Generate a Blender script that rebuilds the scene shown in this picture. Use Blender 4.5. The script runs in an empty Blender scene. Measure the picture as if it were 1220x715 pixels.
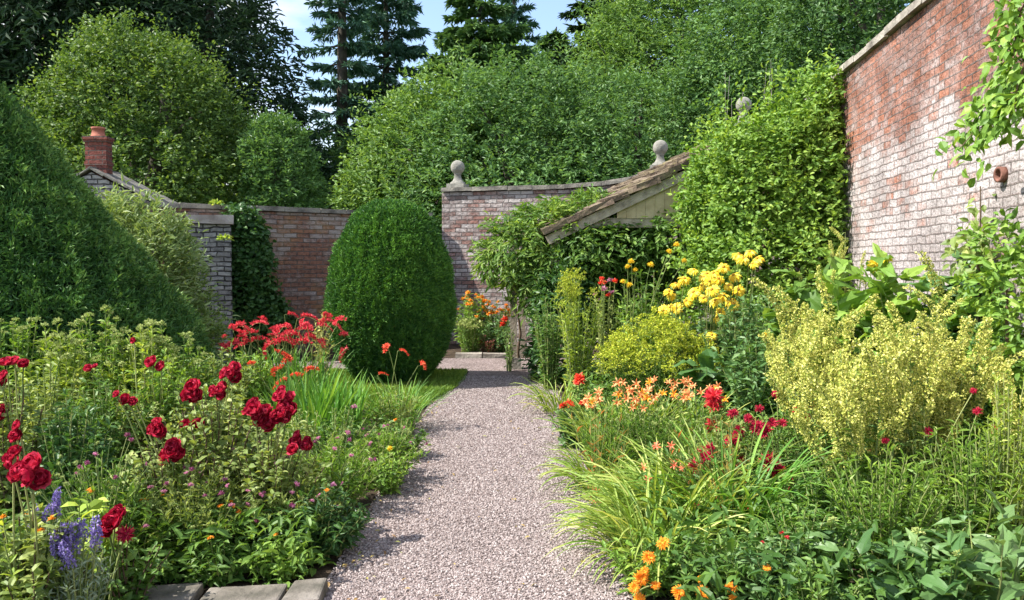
import bpy, math
import numpy as np
from mathutils import Vector, Matrix

scene = bpy.context.scene
COL = scene.collection
RNG = np.random.default_rng(7)
UP = np.array([0.0, 0.0, 1.0])
PI = math.pi

# ------------------------------------------------------------------ camera
FPX, CX, CY, EYE = 1000.0, 610.0, 357.5, 1.6
TP = 0.0475
PITCH = math.atan(TP)
cam_d = bpy.data.cameras.new('camera')
cam_d.sensor_width = 36.0
cam_d.lens = FPX / 1220.0 * 36.0
cam_d.clip_start = 0.05
cam_d.clip_end = 2000.0
cam = bpy.data.objects.new('camera', cam_d)
COL.objects.link(cam)
cam.location = (0, 0, EYE)
cam.rotation_euler = (PI / 2 - PITCH, 0, 0)
scene.camera = cam


def at(px, py, d):
    """World point that stands at depth d (metres along +y) and photograph position px, py."""
    a, b = (px - CX) / FPX, (CY - py) / FPX
    c, s = math.cos(PITCH), math.sin(PITCH)
    v = np.array([a, c + b * s, -s + b * c])
    v = v * (d / v[1])
    return np.array([v[0], d, v[2] + EYE])


def X(px, d):
    return (px - CX) / FPX * d


# ------------------------------------------------------------------ mesh builder
def nrm(v):
    return v / np.maximum(np.linalg.norm(v, axis=-1, keepdims=True), 1e-9)


def frames(d, up):
    y = nrm(np.asarray(d, float))
    x = nrm(np.cross(y, np.broadcast_to(up, y.shape)) + 1e-7)
    z = np.cross(x, y)
    return np.stack([x, y, z], axis=-1)


class MB:
    def __init__(self):
        self.V, self.F, self.R, self.n = [], [], [], 0

    def add(self, V, F, r=0.5, mi=0, smooth=False):
        V = np.asarray(V, float).reshape(-1, 3)
        if len(V) == 0:
            return
        self.V.append(V)
        self.R.append(np.broadcast_to(np.asarray(r, float), (len(V),)))
        for f in F:
            f = np.asarray(f, int)
            if f.ndim == 1:
                f = f[None]
            if len(f):
                self.F.append((f + self.n, mi, smooth))
        self.n += len(V)

    def inst(self, T, pos, R, scale, rnd, mi=0, smooth=False):
        TV, TF = T
        m, n = len(pos), len(TV)
        if m == 0:
            return
        sc = np.asarray(scale, float)
        if sc.ndim == 1:
            sc = np.repeat(sc[:, None], 3, 1)
        P = TV[None] * sc[:, None, :]
        W = np.einsum('mij,mnj->mni', R, P) + np.asarray(pos)[:, None, :]
        off = (np.arange(m) * n)[:, None, None]
        Fs = [(np.asarray(f)[None] + off).reshape(-1, np.asarray(f).shape[1]) for f in TF]
        self.add(W.reshape(-1, 3), Fs, np.repeat(rnd, n), mi, smooth)

    def box(self, c, s, rz=0.0, r=0.5, mi=0, jit=0.0, rot=None):
        c = np.asarray(c, float); s = np.asarray(s, float) / 2
        b = np.array([[-1, -1, -1], [1, -1, -1], [1, 1, -1], [-1, 1, -1], [-1, -1, 1], [1, -1, 1], [1, 1, 1], [-1, 1, 1]], float) * s
        if jit:
            b = b + RNG.uniform(-jit, jit, b.shape)
        if rot is None:
            cz, sz = math.cos(rz), math.sin(rz)
            M = np.array([[cz, -sz, 0], [sz, cz, 0], [0, 0, 1]])
        else:
            M = np.asarray(rot)
        self.add(b @ M.T + c, [np.array([[0, 3, 2, 1], [4, 5, 6, 7], [0, 1, 5, 4], [1, 2, 6, 5], [2, 3, 7, 6], [3, 0, 4, 7]])], r, mi)

    def lathe(self, c, prof, k=20, r=0.5, mi=0, smooth=True):
        c = np.asarray(c, float)
        a = np.arange(k) * 2 * PI / k
        V = []
        for rad, z in prof:
            V.append(np.stack([np.cos(a) * rad, np.sin(a) * rad, np.full(k, z)], 1))
        V = np.concatenate(V) + c
        n = len(prof)
        F = []
        i = np.arange(k); j = (i + 1) % k
        for q in range(n - 1):
            F.append(np.stack([q * k + i, q * k + j, (q + 1) * k + j, (q + 1) * k + i], 1))
        self.add(V, F, r, mi, smooth)

    def tubes(self, P, rad, k=4, r=0.5, mi=0):
        """P (m,n,3) paths, rad (m,n)."""
        P = np.asarray(P, float)
        if P.ndim == 2:
            P = P[None]
        m, n = P.shape[:2]
        rad = np.broadcast_to(np.asarray(rad, float), (m, n))
        T = np.gradient(P, axis=1)
        ref = np.array([0.31, 0.17, 0.93]) if abs(np.mean(nrm(T)[..., 2])) < 0.8 else np.array([0.9, 0.3, 0.1])
        T = nrm(T)
        A = nrm(np.cross(T, ref))
        B = np.cross(T, A)
        a = np.arange(k) * 2 * PI / k
        V = P[:, :, None, :] + rad[:, :, None, None] * (A[:, :, None, :] * np.cos(a)[:, None] + B[:, :, None, :] * np.sin(a)[:, None])
        i = np.arange(k); j = (i + 1) % k
        q = (np.arange(n - 1) * k)[:, None]
        f = np.stack([q + i, q + j, q + k + j, q + k + i], -1).reshape(-1, 4)
        f = (f[None] + (np.arange(m) * n * k)[:, None, None]).reshape(-1, 4)
        self.add(V.reshape(-1, 3), [f], np.repeat(np.broadcast_to(r, (m,)), n * k), mi, True)

    def mesh(self, name, mats):
        me = bpy.data.meshes.new(name)
        V = np.concatenate(self.V) if self.V else np.zeros((0, 3))
        R = np.concatenate(self.R) if self.R else np.zeros(0)
        me.vertices.add(len(V))
        me.vertices.foreach_set('co', V.astype(np.float32).ravel())
        loops = np.concatenate([f.ravel() for f, _, _ in self.F])
        sizes = np.concatenate([np.full(len(f), f.shape[1]) for f, _, _ in self.F])
        mi = np.concatenate([np.full(len(f), m) for f, m, _ in self.F])
        sm = np.concatenate([np.full(len(f), s) for f, _, s in self.F])
        me.loops.add(len(loops))
        me.loops.foreach_set('vertex_index', loops.astype(np.int32))
        me.polygons.add(len(sizes))
        st = np.concatenate([[0], np.cumsum(sizes)[:-1]])
        me.polygons.foreach_set('loop_start', st.astype(np.int32))
        me.polygons.foreach_set('loop_total', sizes.astype(np.int32))
        me.polygons.foreach_set('material_index', mi.astype(np.int32))
        me.polygons.foreach_set('use_smooth', sm.astype(bool))
        at_ = me.attributes.new('rnd', 'FLOAT', 'POINT')
        at_.data.foreach_set('value', R.astype(np.float32))
        me.update(calc_edges=True)
        for m in mats:
            me.materials.append(m)
        return me

    def build(self, name, mats, parent=None, uv=False):
        if not isinstance(mats, (list, tuple)):
            mats = [mats]
        me = self.mesh(name, mats)
        if uv:
            box_uv(me)
        o = bpy.data.objects.new(name, me)
        COL.objects.link(o)
        if parent is not None:
            o.parent = parent
        return o


def box_uv(me):
    uvl = me.uv_layers.new(name='UVMap')
    vs = me.vertices
    for p in me.polygons:
        n = p.normal
        for li in p.loop_indices:
            co = vs[me.loops[li].vertex_index].co
            if abs(n.z) > 0.8:
                uvl.data[li].uv = (co.x, co.y)
            else:
                t = Vector((-n.y, n.x)).normalized()
                uvl.data[li].uv = (co.x * t.x + co.y * t.y, co.z)


def empty(name, loc=(0, 0, 0), rz=0.0):
    o = bpy.data.objects.new(name, None)
    COL.objects.link(o)
    o.location = [float(v) for v in loc]
    o.rotation_euler = (0, 0, rz)
    o.empty_display_size = 0.1
    return o


def tag(o, label=None, cat=None, group=None, kind=None):
    if label: o['label'] = label
    if cat: o['category'] = cat
    if group: o['group'] = group
    if kind: o['kind'] = kind
    return o


def thing(name, label, cat, loc=(0, 0, 0), group=None, rz=0.0):
    return tag(empty(name, loc, rz), label, cat, group)


# ------------------------------------------------------------------ materials
MATS = {}
GAIN = {'gravel_stone': (.68, .685, .68), 'leaf_topiary': (2.3, 2.0, 1.9), 'needle_dark': (1.3, 1.3, 1.3), 'needle_blue': (2.3, 2.5, 2.5), 'needle_mid': (1.7, 1.7, 1.7), 'leaf_tree_mid': (1.75, 1.85, 2.4), 'leaf_tree_dark': (1.75, 1.8, 2.2), 'leaf_tree_yellowish': (1.35, 1.6, 2.4), 'leaf_tree_lime': (1.2, 1.25, 1.9), 'leaf_yew': (3.5, 3.0, 2.5), 'petal_deep_red': (1.1, 1, 1)}


def new_mat(name):
    m = bpy.data.materials.new(name)
    m.use_nodes = True
    nt = m.node_tree
    nt.nodes.clear()
    out = nt.nodes.new('ShaderNodeOutputMaterial')
    return m, nt, out


def N(nt, t, **kw):
    n = nt.nodes.new(t)
    for k, v in kw.items():
        setattr(n, k, v)
    return n


def ramp(nt, cols, pos=None):
    r = nt.nodes.new('ShaderNodeValToRGB')
    e = r.color_ramp.elements
    pos = pos or [i / max(1, len(cols) - 1) for i in range(len(cols))]
    while len(e) < len(cols):
        e.new(0.5)
    for i, (c, p) in enumerate(zip(cols, pos)):
        e[i].position = p
        e[i].color = (*c, 1)
    return r


def leaf_mat(name, cols, trans=0.35, rough=0.5, spec=0.35, tint=(1.25, 1.15, 0.5)):
    """Leaf or petal: colours picked per leaf, partly letting light through."""
    if name in MATS:
        return MATS[name]
    m, nt, out = new_mat(name)
    a = N(nt, 'ShaderNodeAttribute', attribute_name='rnd')
    k = GAIN.get(name, (1.68, 1.66, 1.68) if name.startswith(('leaf', 'needle', 'stem', 'lawn')) else (1.1, 1.1, 1.1))
    cols = [tuple(min(.93, c * q) for c, q in zip(col, k)) for col in cols]
    r = ramp(nt, cols)
    nt.links.new(a.outputs['Fac'], r.inputs['Fac'])
    p = N(nt, 'ShaderNodeBsdfPrincipled')
    p.inputs['Roughness'].default_value = rough
    p.inputs['Specular IOR Level'].default_value = spec
    nt.links.new(r.outputs['Color'], p.inputs['Base Color'])
    t = N(nt, 'ShaderNodeBsdfTranslucent')
    mul = N(nt, 'ShaderNodeMix', data_type='RGBA', blend_type='MULTIPLY')
    mul.inputs['Factor'].default_value = 1.0
    nt.links.new(r.outputs['Color'], mul.inputs['A'])
    mul.inputs['B'].default_value = (*tint, 1)
    nt.links.new(mul.outputs['Result'], t.inputs['Color'])
    mx = N(nt, 'ShaderNodeMixShader')
    mx.inputs['Fac'].default_value = trans
    nt.links.new(p.outputs['BSDF'], mx.inputs[1])
    nt.links.new(t.outputs['BSDF'], mx.inputs[2])
    nt.links.new(mx.outputs['Shader'], out.inputs['Surface'])
    MATS[name] = m
    return m


def petal(name, cols, trans=0.25):
    return leaf_mat(name, cols, trans, 0.55, 0.25, (1.0, 1.0, 1.0))


def noisy_mat(name, cols, scale=6.0, rough=0.85, bump=0.3, bscale=40.0, detail=6.0, pos=None, bdist=0.02):
    if name in MATS:
        return MATS[name]
    m, nt, out = new_mat(name)
    tc = N(nt, 'ShaderNodeTexCoord')
    no = N(nt, 'ShaderNodeTexNoise')
    no.inputs['Scale'].default_value = scale
    no.inputs['Detail'].default_value = detail
    nt.links.new(tc.outputs['Object'], no.inputs['Vector'])
    r = ramp(nt, cols, pos or [0.3 + 0.4 * i / max(1, len(cols) - 1) for i in range(len(cols))])
    nt.links.new(no.outputs['Fac'], r.inputs['Fac'])
    n2 = N(nt, 'ShaderNodeTexNoise')
    n2.inputs['Scale'].default_value = bscale
    n2.inputs['Detail'].default_value = 5
    nt.links.new(tc.outputs['Object'], n2.inputs['Vector'])
    b = N(nt, 'ShaderNodeBump')
    b.inputs['Strength'].default_value = bump
    b.inputs['Distance'].default_value = bdist
    nt.links.new(n2.outputs['Fac'], b.inputs['Height'])
    p = N(nt, 'ShaderNodeBsdfPrincipled')
    p.inputs['Roughness'].default_value = rough
    p.inputs['Specular IOR Level'].default_value = 0.25
    nt.links.new(r.outputs['Color'], p.inputs['Base Color'])
    nt.links.new(b.outputs['Normal'], p.inputs['Normal'])
    nt.links.new(p.outputs['BSDF'], out.inputs['Surface'])
    MATS[name] = m
    return m


def brick_mat(name, c1, c2, mortar, bw=0.232, rh=0.076, ms=0.009, lime=None, stain=None, jit=0.012, bump=0.8, grime=False):
    """Old brick laid in metres on the UVs. lime = list of (z_low_is_white, centre, softness, amount)."""
    m, nt, out = new_mat(name)
    L = nt.links.new
    tc = N(nt, 'ShaderNodeTexCoord')
    nj = N(nt, 'ShaderNodeTexNoise'); nj.inputs['Scale'].default_value = 5.0; nj.inputs['Detail'].default_value = 4
    L(tc.outputs['UV'], nj.inputs['Vector'])
    sub = N(nt, 'ShaderNodeVectorMath', operation='SUBTRACT'); sub.inputs[1].default_value = (0.5, 0.5, 0.5)
    L(nj.outputs['Color'], sub.inputs[0])
    sc = N(nt, 'ShaderNodeVectorMath', operation='SCALE'); sc.inputs['Scale'].default_value = jit * 2.2
    L(sub.outputs['Vector'], sc.inputs[0])
    add = N(nt, 'ShaderNodeVectorMath', operation='ADD')
    L(tc.outputs['UV'], add.inputs[0]); L(sc.outputs['Vector'], add.inputs[1])
    br = N(nt, 'ShaderNodeTexBrick')
    br.inputs['Scale'].default_value = 1.0
    br.inputs['Brick Width'].default_value = bw
    br.inputs['Row Height'].default_value = rh
    br.inputs['Mortar Size'].default_value = ms
    br.inputs['Mortar Smooth'].default_value = 0.35
    br.inputs['Bias'].default_value = 0.0
    br.inputs['Color1'].default_value = (*c1, 1)
    br.inputs['Color2'].default_value = (*c2, 1)
    br.inputs['Mortar'].default_value = (*mortar, 1)
    L(add.outputs['Vector'], br.inputs['Vector'])
    b2 = N(nt, 'ShaderNodeTexBrick')          # one grey per brick
    for q in ('Scale', 'Brick Width', 'Row Height', 'Mortar Smooth', 'Bias'): b2.inputs[q].default_value = br.inputs[q].default_value
    b2.inputs['Mortar Size'].default_value = 0.0
    b2.inputs['Color1'].default_value = (0, 0, 0, 1); b2.inputs['Color2'].default_value = (1, 1, 1, 1); b2.inputs['Mortar'].default_value = (.5, .5, .5, 1)
    L(add.outputs['Vector'], b2.inputs['Vector'])
    # weathering inside each brick
    n1 = N(nt, 'ShaderNodeTexNoise'); n1.inputs['Scale'].default_value = 14; n1.inputs['Detail'].default_value = 8; n1.inputs['Roughness'].default_value = 0.65
    L(tc.outputs['UV'], n1.inputs['Vector'])
    r1 = ramp(nt, [(0.35, 0.33, 0.32), (1, 1, 1), (1.3, 1.25, 1.2)], [0.3, 0.52, 0.75])
    L(n1.outputs['Fac'], r1.inputs['Fac'])
    mu = N(nt, 'ShaderNodeMix', data_type='RGBA', blend_type='MULTIPLY'); mu.inputs['Factor'].default_value = 0.75
    L(br.outputs['Color'], mu.inputs['A']); L(r1.outputs['Color'], mu.inputs['B'])
    col = mu.outputs['Result']
    if stain:
        n3 = N(nt, 'ShaderNodeTexNoise'); n3.inputs['Scale'].default_value = stain[1]; n3.inputs['Detail'].default_value = 6
        L(tc.outputs['UV'], n3.inputs['Vector'])
        r3 = ramp(nt, [(0, 0, 0), (1, 1, 1)], [stain[2], stain[3]])
        L(n3.outputs['Fac'], r3.inputs['Fac'])
        mx = N(nt, 'ShaderNodeMix', data_type='RGBA')
        mm = N(nt, 'ShaderNodeMath', operation='MULTIPLY'); mm.inputs[1].default_value = stain[4]
        L(r3.outputs['Color'], mm.inputs[0]); L(mm.outputs[0], mx.inputs['Factor'])
        L(col, mx.inputs['A']); mx.inputs['B'].default_value = (*stain[0], 1)
        col = mx.outputs['Result']
    if lime:
        sep = N(nt, 'ShaderNodeSeparateXYZ'); L(tc.outputs['UV'], sep.inputs[0])
        n4 = N(nt, 'ShaderNodeTexNoise'); n4.inputs['Scale'].default_value = 9; n4.inputs['Detail'].default_value = 9; n4.inputs['Roughness'].default_value = 0.7
        L(tc.outputs['UV'], n4.inputs['Vector'])
        n5 = N(nt, 'ShaderNodeTexNoise'); n5.inputs['Scale'].default_value = 1.1; n5.inputs['Detail'].default_value = 3
        L(tc.outputs['UV'], n5.inputs['Vector'])
        # height term: 1 below the old roof line, small above it
        mr = N(nt, 'ShaderNodeMapRange'); mr.inputs['From Min'].default_value = lime[0]; mr.inputs['From Max'].default_value = lime[1]
        mr.inputs['To Min'].default_value = lime[2]; mr.inputs['To Max'].default_value = lime[3]
        L(sep.outputs['Y'], mr.inputs['Value'])
        pb = N(nt, 'ShaderNodeMath', operation='MULTIPLY_ADD'); pb.inputs[1].default_value = .42; L(b2.outputs['Color'], pb.inputs[0]); L(mr.outputs[0], pb.inputs[2])
        s1 = N(nt, 'ShaderNodeMath', operation='ADD'); L(pb.outputs[0], s1.inputs[0]); L(n4.outputs['Fac'], s1.inputs[1])
        s2 = N(nt, 'ShaderNodeMath', operation='ADD'); L(s1.outputs[0], s2.inputs[0]); L(n5.outputs['Fac'], s2.inputs[1])
        rr = ramp(nt, [(0, 0, 0), (1, 1, 1)], [0.44, 0.62])
        half = N(nt, 'ShaderNodeMath', operation='MULTIPLY'); half.inputs[1].default_value = 0.5
        L(s2.outputs[0], half.inputs[0]); L(half.outputs[0], rr.inputs['Fac'])
        # less wash on mortar joints; their dark colour also paints in joint shadow
        f2 = N(nt, 'ShaderNodeMath', operation='MULTIPLY_ADD'); f2.inputs[1].default_value = -0.75; f2.inputs[2].default_value = 1.0
        L(br.outputs['Fac'], f2.inputs[0])
        f3 = N(nt, 'ShaderNodeMath', operation='MULTIPLY'); L(rr.outputs['Color'], f3.inputs[0]); L(f2.outputs[0], f3.inputs[1])
        f4 = N(nt, 'ShaderNodeMath', operation='MULTIPLY'); L(f3.outputs[0], f4.inputs[0]); f4.inputs[1].default_value = 0.85
        mx = N(nt, 'ShaderNodeMix', data_type='RGBA')
        L(f4.outputs[0], mx.inputs['Factor']); L(col, mx.inputs['A']); mx.inputs['B'].default_value = (*lime[4], 1)
        col = mx.outputs['Result']
    if grime:
        g1 = N(nt, 'ShaderNodeTexNoise'); g1.inputs['Scale'].default_value = 32; g1.inputs['Detail'].default_value = 6; g1.inputs['Roughness'].default_value = .7
        L(tc.outputs['UV'], g1.inputs['Vector'])
        g2 = N(nt, 'ShaderNodeTexNoise'); g2.inputs['Scale'].default_value = 1.5; g2.inputs['Detail'].default_value = 7
        L(tc.outputs['UV'], g2.inputs['Vector'])
        ra = ramp(nt, [(.45, .42, .40), (1, 1, 1)], [.36, .52]); L(g1.outputs['Fac'], ra.inputs['Fac'])
        rb = ramp(nt, [(.66, .64, .63), (1, 1, 1)], [.40, .56]); L(g2.outputs['Fac'], rb.inputs['Fac'])
        for q in (ra, rb):
            mg = N(nt, 'ShaderNodeMix', data_type='RGBA', blend_type='MULTIPLY'); mg.inputs['Factor'].default_value = .85
            L(col, mg.inputs['A']); L(q.outputs['Color'], mg.inputs['B']); col = mg.outputs['Result']
    inv = N(nt, 'ShaderNodeMath', operation='SUBTRACT'); inv.inputs[0].default_value = 1.0; L(br.outputs['Fac'], inv.inputs[1])
    hb = N(nt, 'ShaderNodeMath', operation='MULTIPLY_ADD'); hb.inputs[1].default_value = 0.35; L(b2.outputs['Color'], hb.inputs[0]); L(inv.outputs[0], hb.inputs[2]); inv = hb
    hs = N(nt, 'ShaderNodeMath', operation='MULTIPLY_ADD'); hs.inputs[1].default_value = 0.9
    L(n1.outputs['Fac'], hs.inputs[0]); L(inv.outputs[0], hs.inputs[2])
    b = N(nt, 'ShaderNodeBump'); b.inputs['Strength'].default_value = bump; b.inputs['Distance'].default_value = 0.04
    L(hs.outputs[0], b.inputs['Height'])
    p = N(nt, 'ShaderNodeBsdfPrincipled'); p.inputs['Roughness'].default_value = 0.9; p.inputs['Specular IOR Level'].default_value = 0.2
    L(col, p.inputs['Base Color']); L(b.outputs['Normal'], p.inputs['Normal'])
    L(p.outputs['BSDF'], out.inputs['Surface'])
    return m


# ------------------------------------------------------------------ leaf templates: y = length, x = width, z = face normal
def T_(v, *f):
    return (np.array(v, float), [np.array(q, int) for q in f])


DIA = T_([(0, 0, 0), (0, 1, -.12), (-.5, .45, .1), (.5, .45, .1)], [(0, 3, 1), (0, 1, 2)])
OVAL = T_([(0, 0, 0), (-.36, .22, .1), (0, .25, .02), (.36, .22, .1), (-.42, .6, .06), (0, .62, -.02), (.42, .6, .06), (0, 1, -.2)],
          [(0, 2, 1), (0, 3, 2), (4, 5, 7), (5, 6, 7)], [(1, 2, 5, 4), (2, 3, 6, 5)])


HEXL = T_([(0, 0, 0), (-.46, .3, .08), (-.34, .68, .02), (0, 1, -.16), (.34, .68, .02), (.46, .3, .08)], [(0, 3, 2, 1), (0, 5, 4, 3)])


def big_leaf(wav=0.07, n=6, seed=1, droop=0.35, heart=False):
    g = np.random.default_rng(seed)
    V, Fq = [], []
    for i in range(n + 1):
        t = i / n
        w = math.sin(PI * min(1, t * 0.94 + 0.06)) ** 0.75 * (1.0 - 0.35 * t)
        if heart and i <= 1:
            w = 0.75 if i == 0 else 0.98
        if i == n: w = 0.03
        if i == 0 and not heart: w = 0.06
        zc = -droop * t * t + 0.15 * t
        for j, u in enumerate((-1, -.5, 0, .5, 1)):
            z = zc + 0.16 * abs(u) * w - 0.1 * u * u * w + wav * g.normal() * (abs(u) > .7) * (0 < i < n)
            y = t - (0.12 if heart and i == 0 and abs(u) > .4 else 0.0)
            V.append((u * 0.5 * w, y, z))
    for i in range(n):
        for j in range(4):
            a = i * 5 + j
            Fq.append((a, a + 1, a + 6, a + 5))
    return T_(V, Fq)


BIGL = [big_leaf(seed=k, droop=0.25 + .12 * k) for k in range(3)]
HEART = [big_leaf(seed=10 + k, droop=0.2 + .15 * k, heart=True) for k in range(3)]
ICO = None


def ico():
    global ICO
    if ICO is None:
        t = (1 + 5 ** .5) / 2
        v = np.array([(-1, t, 0), (1, t, 0), (-1, -t, 0), (1, -t, 0), (0, -1, t), (0, 1, t), (0, -1, -t), (0, 1, -t), (t, 0, -1), (t, 0, 1), (-t, 0, -1), (-t, 0, 1)], float)
        v /= np.linalg.norm(v[0])
        f = [(0, 11, 5), (0, 5, 1), (0, 1, 7), (0, 7, 10), (0, 10, 11), (1, 5, 9), (5, 11, 4), (11, 10, 2), (10, 7, 6), (7, 1, 8), (3, 9, 4), (3, 4, 2), (3, 2, 6), (3, 6, 8), (3, 8, 9), (4, 9, 5), (2, 4, 11), (6, 2, 10), (8, 6, 7), (9, 8, 1)]
        ICO = (v, [np.array(f)])
    return ICO


def leaves(mb, rng, pos, dirs, up, L, W, T=OVAL, rnd=None, mi=0, lj=0.3, smooth=False):
    m = len(pos)
    if m == 0: return
    l = np.asarray(L) * rng.uniform(1 - lj, 1 + lj, m)
    w = np.asarray(W) * l / np.asarray(L) * rng.uniform(.8, 1.2, m)
    R = frames(dirs, up)
    rnd = rng.uniform(0, 1, m) if rnd is None else np.clip(rnd, 0, 1)
    sc = np.stack([w, l, l], 1)
    if isinstance(T, list):
        k = rng.integers(0, len(T), m)
        for q, t in enumerate(T):
            s = k == q
            mb.inst(t, pos[s], R[s], sc[s], rnd[s], mi, smooth)
    else:
        mb.inst(T, pos, R, sc, rnd, mi, smooth)


def blades(mb, rng, base, az, el, length, width, bend, n=6, rnd=None, mi=0, fold=0.25, zmin=0.012):
    """Arching strap leaves."""
    m = len(base)
    s = np.linspace(0, 1, n + 1)
    e = el[:, None] - bend[:, None] * s[None] ** 1.3
    step = length[:, None] / n
    dh, dz = np.cos(e) * step, np.sin(e) * step
    hh = np.concatenate([np.zeros((m, 1)), np.cumsum(dh[:, :-1], 1)], 1)
    zz = np.concatenate([np.zeros((m, 1)), np.cumsum(dz[:, :-1], 1)], 1)
    c, sn = np.cos(az)[:, None], np.sin(az)[:, None]
    P = np.stack([base[:, 0:1] + hh * c, base[:, 1:2] + hh * sn, np.maximum(base[:, 2:3] + zz, zmin)], -1)
    tw = rng.uniform(-.7, .7, m)[:, None]
    side = np.stack([-sn * np.cos(tw), c * np.cos(tw), np.sin(tw)], -1)
    w = width[:, None] * (np.minimum(1, 0.55 + s * 2) * np.sqrt(np.maximum(1 - s ** 2.2, 0.0)))[None]
    Lf = P - side * w[..., None] / 2
    Rt = P + side * w[..., None] / 2
    Md = P.copy(); Md[..., 2] -= w * fold
    V = np.stack([Lf, Md, Rt], 2)                         # m,n+1,3,3
    q = (np.arange(n) * 3)[:, None]
    f = np.concatenate([np.stack([q + 0, q + 1, q + 4, q + 3], -1), np.stack([q + 1, q + 2, q + 5, q + 4], -1)], 1).reshape(-1, 4)
    f = (f[None] + (np.arange(m) * (n + 1) * 3)[:, None, None]).reshape(-1, 4)
    rnd = rng.uniform(0, 1, m) if rnd is None else rnd
    mb.add(V.reshape(-1, 3), [f], np.repeat(rnd, (n + 1) * 3), mi)
    return P[:, -1]


def lumps(rng, k=5, f=3.0):
    W = rng.normal(0, f, (k, 3)); ph = rng.uniform(0, 6.28, k)
    return lambda u: np.mean(np.sin(u @ W.T + ph), axis=1)


def crown(mb, rng, blobs, ns, nl, slen, L, W, T=DIA, lift=0.25, droop=0.0, rough=0.12, depth=0.35, spread=0.9, mi=0, flat=0.5, zmin=None, base_rnd=0.5):
    """Leaf sprays through the outer volume of a set of ellipsoids (cx,cy,cz,rx,ry,rz)."""
    B = np.array(blobs, float)
    area = (B[:, 3] * B[:, 4] + B[:, 3] * B[:, 5] + B[:, 4] * B[:, 5])
    which = rng.choice(len(B), ns, p=area / area.sum())
    u = nrm(rng.normal(0, 1, (ns, 3)))
    lf = lumps(rng, 6, 3.0); lg = lumps(rng, 6, 7.0)
    key = u + which[:, None] * 1.7
    rad = (1 - depth * rng.uniform(0, 1, ns) ** 1.8) * (1 + rough * lf(key) * 1.6 + rough * lg(key))
    c, r = B[which, :3], B[which, 3:]
    pos = c + u * r * rad[:, None]
    keep = np.ones(ns, bool)
    for i, b in enumerate(B):
        q = np.sum(((pos - b[:3]) / b[3:]) ** 2, 1)
        keep &= (which == i) | (q > 0.6)
    if zmin is not None: keep &= pos[:, 2] > zmin
    pos, u, r, rad = pos[keep], u[keep], r[keep], rad[keep]
    n = len(pos)
    o = nrm(u / r)
    sd = nrm(o + UP * lift + rng.normal(0, .45, (n, 3)))
    s = np.tile((np.arange(nl) + .5) / nl, (n, 1)) * slen
    Pj = pos[:, None] + sd[:, None] * s[..., None] - UP * (droop * s ** 2 / max(slen, 1e-6))[..., None] + rng.normal(0, slen * .13, (n, nl, 3))
    sidev = nrm(np.cross(sd, UP + rng.normal(0, .3, (n, 3))))
    sg = np.where(np.arange(nl) % 2 == 0, 1, -1)[None, :, None]
    ld = nrm(sd[:, None] + sidev[:, None] * sg * spread + rng.normal(0, .35, (n, nl, 3)) - UP * droop)
    up = nrm(UP * flat + o[:, None] * (1 - flat) + rng.normal(0, .45, (n, nl, 3)))
    rn = np.clip(base_rnd + rng.normal(0, .16, (n, 1)) + rng.normal(0, .16, (n, nl)), 0, 1)
    leaves(mb, rng, Pj.reshape(-1, 3), ld.reshape(-1, 3), up.reshape(-1, 3), L, W, T, rn.ravel(), mi)
    return n * nl


def stem_paths(rng, n, h, r, br=0.35, nseg=7, dome=0.45, hj=0.15):
    a = rng.uniform(0, 2 * PI, n)
    rr = r * np.sqrt(rng.uniform(0, 1, n))
    tz = h * (1 - dome * (rr / r) ** 2) * rng.uniform(1 - hj, 1 + hj * .4, n)
    s = np.linspace(0, 1, nseg)[None]
    rad = rr[:, None] * (br + (1 - br) * s ** 1.4)
    wob = rng.normal(0, .02 * r, (n, nseg, 2)).cumsum(1)
    P = np.stack([rad * np.cos(a)[:, None] + wob[..., 0], rad * np.sin(a)[:, None] + wob[..., 1], tz[:, None] * s ** .9], -1)
    return P


def along(P, s):
    """Points at parameters s (m,k) on paths (m,n,3)."""
    m, n = P.shape[:2]
    x = s * (n - 1)
    i = np.clip(x.astype(int), 0, n - 2)
    f = (x - i)[..., None]
    mi = np.arange(m)[:, None]
    return P[mi, i] * (1 - f) + P[mi, i + 1] * f


def leafy(mb, rng, P, nl, L, W, T=OVAL, el=0.45, ej=0.35, s0=0.12, tip=0.7, mi=0, upj=0.45, hue=0.15):
    """Leaves up the stems P."""
    m = len(P)
    s = np.clip(np.linspace(s0, 1, nl)[None] + rng.normal(0, .03, (m, nl)), 0, 1)
    pos = along(P, s)
    az = (np.arange(nl) * 2.4)[None] + rng.uniform(0, 6.28, (m, 1)) + rng.normal(0, .4, (m, nl))
    e = el + rng.normal(0, ej, (m, nl)) + .4 * (s - .5)
    d = np.stack([np.cos(az) * np.cos(e), np.sin(az) * np.cos(e), np.sin(e)], -1)
    up = nrm(UP + rng.normal(0, upj, (m, nl, 3)))
    Ls = L * (1 - (1 - tip) * s)
    rn = .5 + rng.normal(0, hue, (m, 1)) + rng.normal(0, .15, (m, nl)) + .12 * (s - .5)
    leaves(mb, rng, pos.reshape(-1, 3), d.reshape(-1, 3), up.reshape(-1, 3), Ls.ravel(), (W / L * Ls).ravel(), T, rn.ravel(), mi)
    return P[:, -1]


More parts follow.
